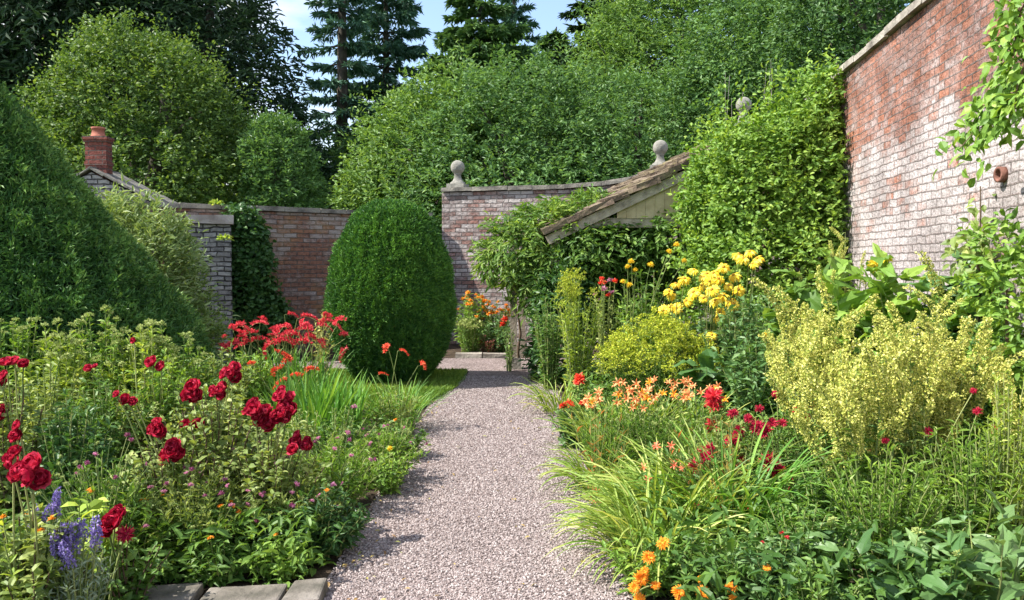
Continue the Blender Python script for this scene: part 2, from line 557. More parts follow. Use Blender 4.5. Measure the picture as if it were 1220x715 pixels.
# ------------------------------------------------------------------ colours of leaves and petals
G = {
    'lime': leaf_mat('leaf_lime', [(.09, .15, .02), (.19, .27, .04), (.30, .36, .06)]),
    'fresh': leaf_mat('leaf_fresh', [(.05, .11, .016), (.11, .20, .03), (.20, .29, .05)]),
    'mid': leaf_mat('leaf_mid', [(.03, .075, .014), (.065, .13, .022), (.13, .21, .04)]),
    'deep': leaf_mat('leaf_deep', [(.015, .045, .012), (.032, .08, .02), (.06, .125, .03)], rough=.42),
    'blue': leaf_mat('leaf_bluish', [(.03, .075, .022), (.065, .135, .040), (.15, .23, .09)], rough=.42),
    'grey': leaf_mat('leaf_grey', [(.09, .13, .08), (.16, .21, .14), (.26, .31, .22)], .2),
    'olive': leaf_mat('leaf_olive', [(.05, .085, .02), (.125, .175, .042), (.25, .29, .09)]),
    'strap': leaf_mat('leaf_strap', [(.05, .11, .014), (.15, .23, .035), (.36, .38, .12)]),
    'sword': leaf_mat('leaf_sword', [(.03, .09, .012), (.08, .19, .03), (.18, .30, .05)]),
    'straw': leaf_mat('leaf_straw', [(.12, .16, .04), (.28, .28, .08), (.42, .38, .15)]),
    'rust': leaf_mat('leaf_rust', [(.10, .15, .03), (.24, .17, .05), (.35, .10, .03)]),
    'darkred': leaf_mat('leaf_dark_red', [(.04, .05, .02), (.10, .04, .03), (.16, .03, .03)]),
    'yew': leaf_mat('leaf_yew', [(.010, .034, .012), (.024, .066, .018), (.075, .140, .045)], .15, .45),
    'topiary': leaf_mat('leaf_topiary', [(.008, .038, .012), (.026, .085, .018), (.07, .17, .026)], .15, .45),
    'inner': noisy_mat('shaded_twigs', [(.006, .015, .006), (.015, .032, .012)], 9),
    'conifer': leaf_mat('needle_dark', [(.010, .026, .012), (.022, .05, .022), (.05, .09, .034)], .12),
    'fir': leaf_mat('needle_blue', [(.018, .042, .03), (.04, .08, .055), (.07, .12, .08)], .12),
    'conif2': leaf_mat('needle_mid', [(.026, .06, .02), (.05, .105, .034), (.10, .17, .05)], .2),
    'wist': leaf_mat('leaf_wisteria', [(.03, .075, .014), (.08, .15, .026), (.19, .27, .05)]),
    'silver': leaf_mat('leaf_silver', [(.06, .105, .03), (.14, .20, .06), (.30, .36, .19)], .25),
    'tree_lime': leaf_mat('leaf_tree_lime', [(.035, .075, .012), (.085, .15, .022), (.17, .24, .035)]),
    'tree_mid': leaf_mat('leaf_tree_mid', [(.03, .065, .016), (.065, .125, .03), (.12, .195, .05)]),
    'tree_yel': leaf_mat('leaf_tree_yellowish', [(.05, .09, .014), (.105, .165, .026), (.19, .25, .045)]),
    'tree_dark': leaf_mat('leaf_tree_dark', [(.018, .045, .012), (.042, .09, .022), (.085, .15, .04)]),
}
STEM = leaf_mat('stem_green', [(.06, .10, .03), (.13, .17, .05), (.20, .22, .08)], .1)
STEMB = noisy_mat('stem_brown', [(.07, .05, .03), (.16, .11, .07)], 20)
BARK = noisy_mat('bark', [(.04, .035, .028), (.11, .095, .075)], 5, .95, .6, 12)
RED = leaf_mat('petal_deep_red', [(.19, .003, .016), (.48, .012, .05), (.74, .09, .16)], .25, .75, .1, (1, 1, 1))
CRIM = petal('petal_crimson', [(.44, .012, .03), (.68, .04, .065), (.82, .13, .14)])
SCAR = petal('petal_scarlet', [(.55, .02, .015), (.78, .06, .03), (.85, .18, .08)])
MAGR = petal('petal_magenta_red', [(.30, .008, .04), (.55, .02, .08), (.70, .10, .15)])
ORAN = petal('petal_orange', [(.70, .16, .01), (.85, .28, .015), (.92, .42, .04)])
PEACH = petal('petal_peach', [(.55, .13, .04), (.74, .30, .11), (.84, .52, .24)])
YEL = petal('petal_yellow', [(.76, .48, .02), (.88, .65, .04), (.93, .76, .14)])
PALE = petal('petal_pale_yellow', [(.22, .30, .05), (.54, .55, .12), (.82, .77, .28)])
PLUME = petal('petal_plume', [(.20, .29, .02), (.38, .44, .03), (.58, .58, .07)])
PURP = petal('petal_purple', [(.12, .08, .30), (.26, .20, .48), (.42, .36, .62)])
PINK = petal('petal_pink', [(.40, .10, .22), (.55, .20, .34), (.75, .45, .55)])
MAUVE = petal('petal_mauve', [(.22, .04, .12), (.34, .08, .19), (.45, .2, .3)])
CREAM = petal('petal_cream_green', [(.20, .27, .07), (.34, .40, .12), (.46, .50, .20)])
BROWNC = noisy_mat('seed_centre', [(.12, .06, .015), (.30, .16, .03)], 60)


# ------------------------------------------------------------------ flower meshes (shared by the blooms copied from them)
def m_rose(seed):
    g = np.random.default_rng(seed); mb = MB()
    for k, (n, R, op) in enumerate([(3, .4, 2.7), (5, .58, 2.35), (6, .76, 2.0), (7, .92, 1.75), (7, 1.05, 1.45)]):
        for i in range(n):
            a0 = i * 2 * PI / n + k * .6 + g.normal(0, .3)
            o = op * g.uniform(.86, 1.08); rr = R * g.uniform(.92, 1.08)
            V = []
            for v in np.linspace(.12, 1, 5):
                for u in np.linspace(-1, 1, 5):
                    th = a0 + u * (.72 if k < 2 else .62) * (1 - .35 * max(0, v - .6) * u * u)
                    ph = v * o * (1 - .08 * u * u)
                    q = rr * (1 + (.16 * v ** 4 if k > 2 else 0) + .05 * math.sin(u * 5 + i) * v * v) + g.normal(0, .035)
                    V.append((q * math.sin(ph) * math.cos(th), q * math.sin(ph) * math.sin(th), .75 - q * math.cos(ph) * .85))
            f = [(r * 5 + c, r * 5 + c + 1, r * 5 + c + 6, r * 5 + c + 5) for r in range(4) for c in range(4)]
            mb.add(np.array(V) * .5, [np.array(f)], g.uniform(0, 1), 0, True)
    return mb.mesh('rose_bloom', [RED])


def m_daisy(name, mat, cmat, n=16, L=.5, W=.16, droop=.25, cr=.16, ch=.12, rows=1, seed=0):
    g = np.random.default_rng(seed); mb = MB()
    for q in range(rows):
        a = np.arange(n) * 2 * PI / n + g.normal(0, .08, n) + q * .2
        e = g.normal(-droop + q * .35, .15, n)
        d = np.stack([np.cos(a) * np.cos(e), np.sin(a) * np.cos(e), np.sin(e)], 1)
        pos = d * np.array([1, 1, 0]) * cr * .6
        leaves(mb, g, pos, d, UP, L * (1 - .2 * q), W, OVAL, None, 0, .12)
    mb.lathe((0, 0, -.02), [(cr, 0), (cr * .95, ch * .5), (cr * .6, ch * .9), (.001, ch)], 10, .5, 1)
    return mb.mesh(name, [mat, cmat])


def m_burst(name, mat, n=70, L=.42, W=.09, low=-.3, seed=0, core=.14, T=DIA):
    g = np.random.default_rng(seed); mb = MB()
    u = nrm(g.normal(0, 1, (n, 3)) * np.array([1, 1, .8]))
    u[:, 2] = np.where(u[:, 2] < low, -u[:, 2], u[:, 2])
    leaves(mb, g, u * core * .7, nrm(u + g.normal(0, .15, u.shape)), UP + g.normal(0, .3, u.shape), L, W, T, None, 0, .25)
    V, F = ico()
    mb.add(V * core, F, .1, 0)
    return mb.mesh(name, [mat])


def m_trumpet(mat, seed=0, n=6, L=.55, W=.13):
    g = np.random.default_rng(seed); mb = MB()
    a = np.arange(n) * 2 * PI / n
    blades(mb, g, np.zeros((n, 3)), a, np.full(n, 1.25), np.full(n, L), np.full(n, W), g.uniform(1.6, 2.2, n), 6, None, 0, -.2, -9)
    return mb.mesh('lily_bloom', [mat])


def m_spray(mat, seed=0):
    """Arching spray of small tubular flowers (montbretia)."""
    g = np.random.default_rng(seed); mb = MB()
    s = np.linspace(0, 1, 8)
    P = np.stack([s * .22, g.normal(0, .006, 8), s * .13 - .16 * s * s], 1)
    mb.tubes(P, .003, 4, .5, 1)
    k = 11
    p = along(P[None], np.linspace(.15, 1, k)[None])[0]
    for i in range(k):
        sz = .055 * (1 - .45 * i / k)
        sd = 1 if i % 2 else -1
        ax = nrm(np.array([.5, sd * .55, .85]) + g.normal(0, .15, 3))
        R0 = frames(ax[None], np.array([1, 0, .1]))[0]
        a = np.arange(6) * PI / 3
        d = nrm(ax + .75 * (np.cos(a)[:, None] * R0[:, 0] + np.sin(a)[:, None] * R0[:, 2]))
        leaves(mb, g, np.tile(p[i], (6, 1)) + ax * sz * .3, d, ax, sz, sz * .33, OVAL, None, 0, .15)
        leaves(mb, g, p[i][None], ax[None], np.array([1, .2, 0]), sz * .7, sz * .25, OVAL, None, 0, .1)
    return mb.mesh('flower_spray', [mat, STEM])


def m_spike(name, mat, L=.35, R=.035, n=90, fl=.022, seed=0, bendx=.06, floret=3, taper=.5, stem=STEM):
    g = np.random.default_rng(seed); mb = MB()
    s = np.linspace(0, 1, 7)
    P = np.stack([bendx * s * s, g.normal(0, .004, 7), s * L], 1)
    mb.tubes(P, .003, 4, .5, 1)
    t = np.sort(g.uniform(.03, 1, n))
    a = np.arange(n) * 2.4
    r = R * (1 - taper * t) * g.uniform(.5, 1.1, n)
    pos = along(P[None], t[None])[0] + np.stack([np.cos(a) * r, np.sin(a) * r, g.normal(0, .006, n)], 1)
    out = np.stack([np.cos(a), np.sin(a), np.full(n, .5)], 1)
    for q in range(floret):
        d = nrm(out + g.normal(0, .8, (n, 3)))
        leaves(mb, g, pos, d, nrm(out + g.normal(0, .5, (n, 3))), fl, fl * .75, DIA, None, 0, .3)
    return mb.mesh(name, [mat, stem])


def m_plume(seed=0):
    g = np.random.default_rng(seed); mb = MB()
    s = np.linspace(0, 1, 7)
    for k in range(9):
        b = .02 + k * .022; az = k * 2.4; ln = .16 * (1 - k / 12)
        P = np.stack([np.cos(az) * s * ln, np.sin(az) * s * ln, b + s * ln * .9 - s * s * ln * .5], 1)
        mb.tubes(P, .0015, 3, .5, 1)
        n = 26
        t = g.uniform(.1, 1, n)
        pos = along(P[None], t[None])[0] + g.normal(0, .008, (n, 3))
        leaves(mb, g, pos, nrm(g.normal(0, 1, (n, 3)) + UP), UP + g.normal(0, .6, (n, 3)), .020, .012, DIA, None, 0)
    return mb.mesh('flower_plume', [PLUME, STEM])


def m_umbel(mat, seed=0, n=46, R=.045):
    g = np.random.default_rng(seed); mb = MB()
    u = nrm(g.normal(0, 1, (n, 3))); u[:, 2] = abs(u[:, 2]) * .7
    leaves(mb, g, u * R * .6, nrm(u + g.normal(0, .4, (n, 3))), UP + g.normal(0, .5, (n, 3)), R * .75, R * .4, DIA, None, 0)
    return mb.mesh('flower_cluster', [mat])


CENT = noisy_mat('flower_centre', [(.34, .17, .02), (.55, .33, .04)], 60)
ROSE = [m_rose(k) for k in range(4)]
RUDB = [m_daisy('yellow_daisy', YEL, CENT, 18, .5, .17, .45 + .12 * k, .12, .14, 2, k) for k in range(3)]
CALE = [m_daisy('orange_daisy', ORAN, ORAN, 18, .45, .13, .05, .15, .08, 3, k) for k in range(2)]
YBALL = m_burst('pompon_bloom', YEL, 120, .3, .1, -.5, 3, .25)
MONA = [m_burst('ragged_bloom', MAGR, 75, .42, .1, -.15, k) for k in range(3)]
MONR = [m_burst('ragged_bloom', CRIM, 80, .42, .11, -.15, 5 + k) for k in range(2)]
GERA = [m_burst('flower_cluster', SCAR, 46, .36, .2, .0, 9, .2, OVAL)]
SCAB = [m_burst('button_bloom', MAUVE, 40, .36, .13, -.2, 4), m_burst('button_bloom', PINK, 40, .36, .13, -.2, 6)]
SEED = m_burst('seed_head', CREAM, 34, .34, .12, -.6, 7, .3)
CORA = petal('petal_coral', [(.62, .10, .05), (.78, .20, .10), (.85, .32, .18)])
LILY = [m_trumpet(PEACH, k) for k in range(2)] + [m_trumpet(ORAN, 4), m_trumpet(CORA, 5)]
SPRAY = [m_spray(CRIM, k) for k in range(3)]
SPRAYS = [m_spray(SCAR, 5)]
VERB = [m_spike('flower_spike', PALE, .34, .034, 150, .0155, k, .05 + .05 * k) for k in range(4)]
LAVS = [m_spike('flower_spike', PURP, .12, .016, 60, .014, k, .015, 3, .3) for k in range(2)]
PLUM = [m_plume(k) for k in range(2)]
UMB = [m_umbel(CREAM, k) for k in range(3)]
FARO = m_burst('orange_bloom', ORAN, 26, .5, .22, -.2, 2, .1, OVAL)


def bloom(me, root, pos, sc, tilt=0.3, rng=RNG, face=None, rz=None):
    o = bpy.data.objects.new(me.name.split('.')[0], me)
    COL.objects.link(o)
    o.parent = root
    o.location = [float(v) for v in pos]
    rz = rng.uniform(0, 6.28) if rz is None else rz
    if face is not None:
        q = Vector(face).normalized().to_track_quat('Z', 'Y').to_matrix() @ Matrix.Rotation(rz, 3, 'Z')
        o.rotation_euler = q.to_euler()
    else:
        o.rotation_euler = (rng.normal(0, tilt), rng.normal(0, tilt), rz)
    o.scale = (sc, sc, sc)
    return o


def finish(root, stems, foliage, smat, fmat):
    if stems is not None and stems.V: stems.build('stems', smat, root)
    if foliage is not None and foliage.V: foliage.build('foliage', fmat, root)


# ------------------------------------------------------------------ plant kinds
def perennial(name, label, cat, px, d, h, r, ns, nl, L, W, col, seed, T=OVAL, el=.45, s0=.1, dome=.45, heads=None, nh=0, hs=1.0, group=None,
              tilt=.3, upj=.45, smat=None, br=.35, tip=.7, hj=.15, hz=0.0, ej=.35, off=(0, 0)):
    """Leafy stems from one root; heads = meshes set on the stem tips."""
    g = np.random.default_rng(seed)
    root = thing(name, label, cat, (X(px, d) + off[0], d + off[1], 0), group)
    P = stem_paths(g, ns, h, r, br, 7, dome, hj)
    st, fo = MB(), MB()
    rad = np.linspace(.005, .002, 7)[None] * (1 + h * .5)
    st.tubes(P, np.repeat(rad, ns, 0), 4, g.uniform(0, 1, ns))
    tips = leafy(fo, g, P, nl, L, W, T, el, ej, s0, tip, 0, upj)
    finish(root, st, fo, smat or STEM, G[col])
    if heads and nh:
        order = np.argsort(-tips[:, 2])[:nh]
        for i in order:
            me = heads[g.integers(0, len(heads))]
            bloom(me, root, tips[i] + np.array([0, 0, hz]), hs * g.uniform(.8, 1.2), tilt, g)
    return root


def to_blooms(root, pts, meshes, sizes, rng, face=None, tilt=.5, smat=None, srad=.004, lead=None):
    """Blooms at world points, each on its own stem from the root's base."""
    base = np.array(root.location)
    st = MB()
    for i, (p, sz) in enumerate(zip(pts, sizes)):
        q = np.asarray(p) - base
        s = np.linspace(0, 1, 7)[:, None]
        b = np.array([rng.normal(0, .05), rng.normal(0, .05), 0])
        P = b + (q - b) * np.concatenate([s ** 1.35, s ** 1.35, s ** .85], 1)
        if lead is not None and lead[i] >= 0:                      # a pedicel off the truss's own stem
            b = np.asarray(pts[lead[i]]) - base - np.array([0, 0, .07])
            P = b + (q - b) * s
        st.tubes(P, np.linspace(srad * 1.4, srad, 7)[None], 4, rng.uniform(0, 1))
        bloom(meshes[rng.integers(0, len(meshes))], root, q, sz, tilt, rng, face and np.array(face) + rng.normal(0, .25, 3))
    st.build('flower_stems', smat or STEM, root)


def clump(name, label, cat, px, d, n, length, width, col, seed, el=(1.0, 1.5), bend=(.6, 1.6), rad=.15, group=None, az0=None, off=(0, 0), lenj=.3):
    g = np.random.default_rng(seed)
    root = thing(name, label, cat, (X(px, d) + off[0], d + off[1], 0), group)
    a = g.uniform(0, 2 * PI, n)
    if az0 is not None:
        k = int(n * .45); a[:k] = az0 + g.normal(0, .7, k)
    rr = rad * np.sqrt(g.uniform(0, 1, n)); b = a + g.normal(0, .8, n)
    base = np.stack([rr * np.cos(b), rr * np.sin(b), np.zeros(n)], 1)
    mb = MB()
    blades(mb, g, base, a, g.uniform(*el, n), length * g.uniform(1 - lenj, 1 + lenj * .4, n), width * g.uniform(.7, 1.2, n), g.uniform(*bend, n), 7, np.clip(g.normal(.5, .22, n), 0, 1))
    mb.build('blades', G[col], root)
    return root, g


def foliage_mass(name, label, cat, loc, blobs, ns, nl, slen, L, W, col, seed, T=OVAL, lift=.2, droop=.1, rough=.12, depth=.4, flat=.4, group=None, stems=None, part='foliage', zmin=.02, srad=.02, shoots=0):
    g = np.random.default_rng(seed)
    root = thing(name, label, cat, loc, group)
    mb = MB()
    crown(mb, g, blobs, ns, nl, slen, L, W, T, lift, droop, rough, depth, .9, 0, flat, zmin)
    if shoots:
        crown(mb, g, blobs, int(ns * shoots), nl + 5, slen * 2.2, L * .9, W * .85, T, .8, .1, rough, .1, .9, 0, flat, zmin, .65)
    mb.build(part, G[col], root)
    if stems:
        st = MB()
        for b in stems:
            s = np.linspace(0, 1, 8)[:, None]
            b0, b1 = np.array(b[0], float), np.array(b[1], float)
            P = b0 + (b1 - b0) * s + g.normal(0, .02, (8, 3)) * (s > 0)
            st.tubes(P, np.linspace(srad, srad * .4, 8)[None], 6, .5)
        st.build('stems', STEMB, root)
    return root, g


def tree(name, label, px, d, blobs, ns, nl, slen, L, W, col, seed, T=DIA, lift=.15, droop=.15, rough=.19, depth=.5, flat=.45, tr=.22, cat='tree', group='trees beyond the garden walls', limbs=9, zmin=1.2):
    """Broadleaf tree: blobs given as (dpx, py, ddepth, rpx, rpy) about (px, d) in the photograph's scale."""
    g = np.random.default_rng(seed)
    loc = np.array([X(px, d), d, 0.0])
    root = thing(name, label, cat, loc, group)
    B = []
    for (bx, by, dd, rx, rz) in blobs:
        p = at(px + bx, by, d + dd)
        k = (d + dd) / FPX
        B.append([*(p - loc), rx * k, (rx * .85) * k, rz * k])
    mb = MB()
    crown(mb, g, B, ns, nl, slen, L, W, T, lift, droop, rough, depth, .9, 0, flat, zmin)
    if T is HEXL:
        B2 = [[*b[:3], b[3] * .97, b[4] * .97, b[5] * .97] for b in B]
        crown(mb, g, B2, int(ns * .10), nl + 5, slen * 2.6, L * .9, W * .8, T, .7, .1, rough, .12, 1.0, 0, flat, zmin, .62)
    mb.build('crown', G[col], root)
    st = MB()
    top = max(b[2] for b in B)
    s = np.linspace(0, 1, 10)
    P = np.stack([g.normal(0, .08, 10).cumsum() * s, g.normal(0, .08, 10).cumsum() * s, s * top], 1)
    st.tubes(P, (tr * (1.25 - s) + .02)[None], 8, .5)
    for i in range(limbs):
        b = B[i % len(B)]
        q = np.array(b[:3]) + nrm(g.normal(0, 1, 3)) * np.array(b[3:]) * .75
        a = P[3 + i % 5]
        if q[2] < a[2] * .6: q[2] = a[2] * 1.1
        Q = a + (q - a) * s[:, None] + UP * (np.sin(s * PI) * .25)[:, None]
        st.tubes(Q, (tr * .4 * (1 - s) + .015)[None], 6, .5)
    st.build('trunk', BARK, root)
    return root


def fir(name, label, px, d, top_py, base_w, seed, col='fir', tiers=26, nb=7, zlow=1.0, L=.34, W=.11, group='trees beyond the garden walls', prof=.8, dens=1.0, cat='tree'):
    g = np.random.default_rng(seed)
    loc = np.array([X(px, d), d, 0.0])
    H = at(px, top_py, d)[2]
    root = thing(name, label, cat, loc, group)
    st, cr = MB(), MB()
    s = np.linspace(0, 1, 10)
    st.tubes(np.stack([s * 0 + g.normal(0, .02, 10), s * 0, s * H], 1), (.32 * (1.02 - s) + .02)[None], 8, .5)
    for t in range(tiers):
        z = zlow + (H - zlow) * ((t + g.uniform(0, .6)) / tiers)
        q = (z - zlow) / (H - zlow)
        ln0 = base_w * (1 - q) ** prof + .25
        n = nb if q < .85 else 4
        for k in range(n):
            if g.uniform() > .88: continue
            az = 6.283 * k / n + t * .7 + g.normal(0, .25)
            ln = ln0 * g.uniform(.6, 1.12)
            v = np.linspace(0, 1, 8)
            e = g.uniform(-.05, .30)
            P = np.stack([np.cos(az) * v * ln, np.sin(az) * v * ln, z + v * ln * e - .28 * ln * v ** 1.6 + .12 * ln * v ** 4], 1)
            st.tubes(P, (.045 * (1.1 - v))[None], 4, .5)
            m = int((26 * ln / 1.5 + 14) * dens)
            tt = g.uniform(.15, 1, m) ** .8
            p = along(P[None], tt[None])[0]
            sg = g.choice([-1, 1], m)
            out = np.array([math.cos(az), math.sin(az), 0]); sd = np.array([-math.sin(az), math.cos(az), 0])
            w = ln * .30 * (1 - tt * .75) * g.uniform(0, 1, m)
            p = p + sd * (sg * w)[:, None] + np.stack([np.zeros(m), np.zeros(m), -w * .25 + g.normal(0, .03, m)], 1)
            dd = nrm(out * .8 + sd * (sg * .7)[:, None] + g.normal(0, .25, (m, 3)) + UP * -.1)
            for _ in range(2):
                leaves(cr, g, p, nrm(dd + g.normal(0, .3, dd.shape)), UP + g.normal(0, .35, (m, 3)), L, W, DIA, np.clip(g.normal(.45, .22, m), 0, 1))
    st.build('trunk', BARK, root)
    cr.build('crown', G[col], root)
    return root


# ================================================================== LIGHT, SKY
SUN_EL = math.radians(50)
SUN_AZ = 0.20                      # light travels along +x, a little away from the camera
trav = Vector((math.cos(SUN_EL) * math.cos(SUN_AZ), math.cos(SUN_EL) * math.sin(SUN_AZ), -math.sin(SUN_EL)))
sl = bpy.data.lights.new('sun', 'SUN')
sl.energy = 5.0
sl.angle = math.radians(0.53)
sl.color = (1.0, 0.95, 0.87)
so = bpy.data.objects.new('sun', sl)
COL.objects.link(so)
so.rotation_euler = trav.to_track_quat('-Z', 'Y').to_euler()
so.location = (-20, 0, 30)

w = bpy.data.worlds.new('World')
scene.world = w
w.use_nodes = True
nt = w.node_tree
bg = nt.nodes['Background']
sky = N(nt, 'ShaderNodeTexSky', sky_type='NISHITA')
sky.sun_disc = False
sky.sun_elevation = SUN_EL
sky.sun_rotation = math.radians(270) - SUN_AZ
sky.dust_density = 1.2
sky.ozone_density = 2.0
tc = N(nt, 'ShaderNodeTexCoord')
mp = N(nt, 'ShaderNodeMapping'); mp.inputs['Scale'].default_value = (1, 1, 2.6); mp.inputs['Location'].default_value = (0.35, 0.1, 0.22)
nt.links.new(tc.outputs['Generated'], mp.inputs['Vector'])
cn = N(nt, 'ShaderNodeTexNoise'); cn.inputs['Scale'].default_value = 3.2; cn.inputs['Detail'].default_value = 9; cn.inputs['Roughness'].default_value = 0.55
nt.links.new(mp.outputs['Vector'], cn.inputs['Vector'])
cr_ = ramp(nt, [(.04, .04, .04), (1, 1, 1)], [0.44, 0.62])
nt.links.new(cn.outputs['Fac'], cr_.inputs['Fac'])
cm = N(nt, 'ShaderNodeMix', data_type='RGBA')
nt.links.new(cr_.outputs['Color'], cm.inputs['Factor'])
nt.links.new(sky.outputs['Color'], cm.inputs['A'])
cm.inputs['B'].default_value = (4.6, 4.8, 5.1, 1)
nt.links.new(cm.outputs['Result'], bg.inputs['Color'])
bg.inputs['Strength'].default_value = 0.15
scene.view_settings.view_transform = 'Standard'
scene.view_settings.look = 'None'
scene.view_settings.exposure = 1.0
scene.view_settings.gamma = 1.0
scene.render.engine = 'CYCLES'
scene.render.filter_size = 1.05
cy = scene.cycles
cy.max_bounces = 6
cy.diffuse_bounces = 3
cy.transmission_bounces = 3
cy.glossy_bounces = 2
cy.transparent_max_bounces = 4
cy.use_denoising = True
cy.use_adaptive_sampling = True
cy.adaptive_threshold = 0.02

# ================================================================== GROUND


def sheet(name, poly, z, mat, kind='structure', label=None, cat=None, sub=0):
    mb = MB()
    V = np.array([(x, y, z) for x, y in poly], float)
    mb.add(V, [np.arange(len(poly))[None]])
    o = mb.build(name, mat)
    return tag(o, label, cat, None, kind)


SOIL = noisy_mat('soil_mat', [(.018, .012, .008), (.05, .035, .022), (.10, .07, .045)], 7, .95, .9, 60, bdist=.03)
GRASSB = noisy_mat('grass_ground', [(.05, .10, .02), (.09, .16, .03)], 3, .95, .6, 80)
sheet('ground', [(-300, -100), (300, -100), (300, 500), (-300, 500)], -.06, GRASSB)
sheet('soil', [(-9.5, .5), (3.1, .5), (4.7, 14.6), (-1.4, 16.1), (-8.7, 10.8)], 0, SOIL)


def gravel_mat():
    m, nt, out = new_mat('gravel_mat')
    L = nt.links.new
    tc = N(nt, 'ShaderNodeTexCoord')
    v1 = N(nt, 'ShaderNodeTexVoronoi'); v1.inputs['Scale'].default_value = 62
    L(tc.outputs['Object'], v1.inputs['Vector'])
    sep = N(nt, 'ShaderNodeSeparateColor'); L(v1.outputs['Color'], sep.inputs[0])
    r = ramp(nt, [(.08, .06, .055), (.17, .13, .12), (.24, .19, .18), (.35, .30, .29)], [0, .3, .7, 1])
    L(sep.outputs[0], r.inputs['Fac'])
    n = N(nt, 'ShaderNodeTexNoise'); n.inputs['Scale'].default_value = 1.7; n.inputs['Detail'].default_value = 5
    L(tc.outputs['Object'], n.inputs['Vector'])
    r2 = ramp(nt, [(.8, .78, .77), (1.08, 1.06, 1.06)], [.35, .65]); L(n.outputs['Fac'], r2.inputs['Fac'])
    mu = N(nt, 'ShaderNodeMix', data_type='RGBA', blend_type='MULTIPLY'); mu.inputs['Factor'].default_value = 1
    L(r.outputs['Color'], mu.inputs['A']); L(r2.outputs['Color'], mu.inputs['B'])
    inv = N(nt, 'ShaderNodeMath', operation='SUBTRACT'); inv.inputs[0].default_value = 1; L(v1.outputs['Distance'], inv.inputs[1])
    b = N(nt, 'ShaderNodeBump'); b.inputs['Strength'].default_value = 1.0; b.inputs['Distance'].default_value = .012
    L(inv.outputs[0], b.inputs['Height'])
    p = N(nt, 'ShaderNodeBsdfPrincipled'); p.inputs['Roughness'].default_value = .85
    L(mu.outputs['Result'], p.inputs['Base Color']); L(b.outputs['Normal'], p.inputs['Normal'])
    L(p.outputs['BSDF'], out.inputs['Surface'])
    return m


def edge(x, y0, y1, n, j, rev=False):
    ys = np.linspace(y0, y1, n)
    p = [(x + RNG.normal(0, j), y) for y in ys]
    return p[::-1] if rev else p


GM = gravel_mat()
path_poly = edge(.56, .6, 12.1, 60, .025) + [(1.2, 12.2), (4.2, 12.0), (4.3, 13.5), (.4, 13.6), (-1.2, 13.6), (-4.0, 13.0), (-4.0, 12.1)] + [(-.62, 12.0)] + edge(-.62, 11.9, 11.0, 6, .01) + [(-.72, 10.2), (-.82, 9.4)] + edge(-.90, 9.0, .6, 50, .025)
sheet('gravel_path', path_poly, .006, GM)
CHIP = T_([(-1, -.1, .1), (1, .1, 0), (.1, -1, -.1), (-.1, 1, .2), (.2, .1, 1), (-.1, -.2, -1)], [(4, 0, 2), (4, 2, 1), (4, 1, 3), (4, 3, 0), (5, 2, 0), (5, 1, 2), (5, 3, 1), (5, 0, 3)])
# loose stones on the path, thinning with distance
mb = MB()
n = 76000
yy = 3.2 * (11.5 / 3.2) ** RNG.uniform(0, 1, n)
xx = RNG.uniform(-.92, .57, n)
sz = RNG.uniform(.004, .0095, n) * (0.85 + yy * .035)
R = frames(nrm(RNG.normal(0, 1, (n, 3))), UP + RNG.normal(0, .3, (n, 3)))
mb.inst(CHIP, np.stack([xx, yy, .006 + sz * .25], 1), R, np.stack([sz, sz * RNG.uniform(.6, 1, n), sz * RNG.uniform(.5, .9, n)], 1), RNG.uniform(0, 1, n))
STONEM = leaf_mat('gravel_stone', [(.17, .13, .125), (.40, .32, .30), (.52, .43, .41), (.68, .60, .58)], 0.0, .8, .25)
tag(mb.build('gravel', STONEM), 'loose pinkish grey gravel strewn over the path', 'gravel', None, 'stuff')

lawn_poly = [(-.98, 8.9), (-.80, 9.6), (-.70, 10.4), (-.62, 11.2), (-.64, 11.9), (-6.2, 12.0), (-6.2, 9.6), (-2.2, 8.9)]
sheet('lawn', lawn_poly, .012, GRASSB)
mb = MB()
n = 52000
bx = RNG.uniform(-3.6, -.62, n); by = RNG.uniform(8.9, 11.95, n)
ok = bx < -.66 - np.interp(by, [8.9, 10.4, 12], [.33, .05, 0]) + RNG.normal(0, .015, n)
bx, by = bx[ok], by[ok]; n = len(bx)
d = nrm(np.stack([RNG.normal(0, .5, n), RNG.normal(0, .5, n), np.ones(n)], 1))
leaves(mb, RNG, np.stack([bx, by, np.full(n, .012)], 1), d, nrm(RNG.normal(0, 1, (n, 3))), .055, .010, DIA, np.clip(.5 + .5 * lumps(RNG, 6, 2.0)(np.stack([bx, by, bx * 0], 1)) + RNG.normal(0, .2, n), 0, 1))
GR = leaf_mat('lawn_grass', [(.06, .12, .02), (.12, .20, .03), (.24, .29, .07)])
tag(mb.build('grass', GR), 'short mown bright grass around the egg-shaped topiary', 'grass', None, 'stuff')

# ================================================================== WALLS
COPE = noisy_mat('coping_stone', [(.09, .085, .075), (.20, .185, .16), (.32, .30, .25)], 5, .9, .6, 30)
COPEL = noisy_mat('coping_lichen', [(.16, .14, .12), (.30, .27, .23), (.42, .38, .33)], 5, .9, .6, 30)
CAPM = noisy_mat('cap_stone', [(.22, .18, .165), (.36, .31, .29), (.48, .43, .40)], 5, .9, .6, 30)
FIN = noisy_mat('finial_stone', [(.14, .135, .12), (.25, .24, .21), (.36, .34, .29)], 6, .9, .4, 25)


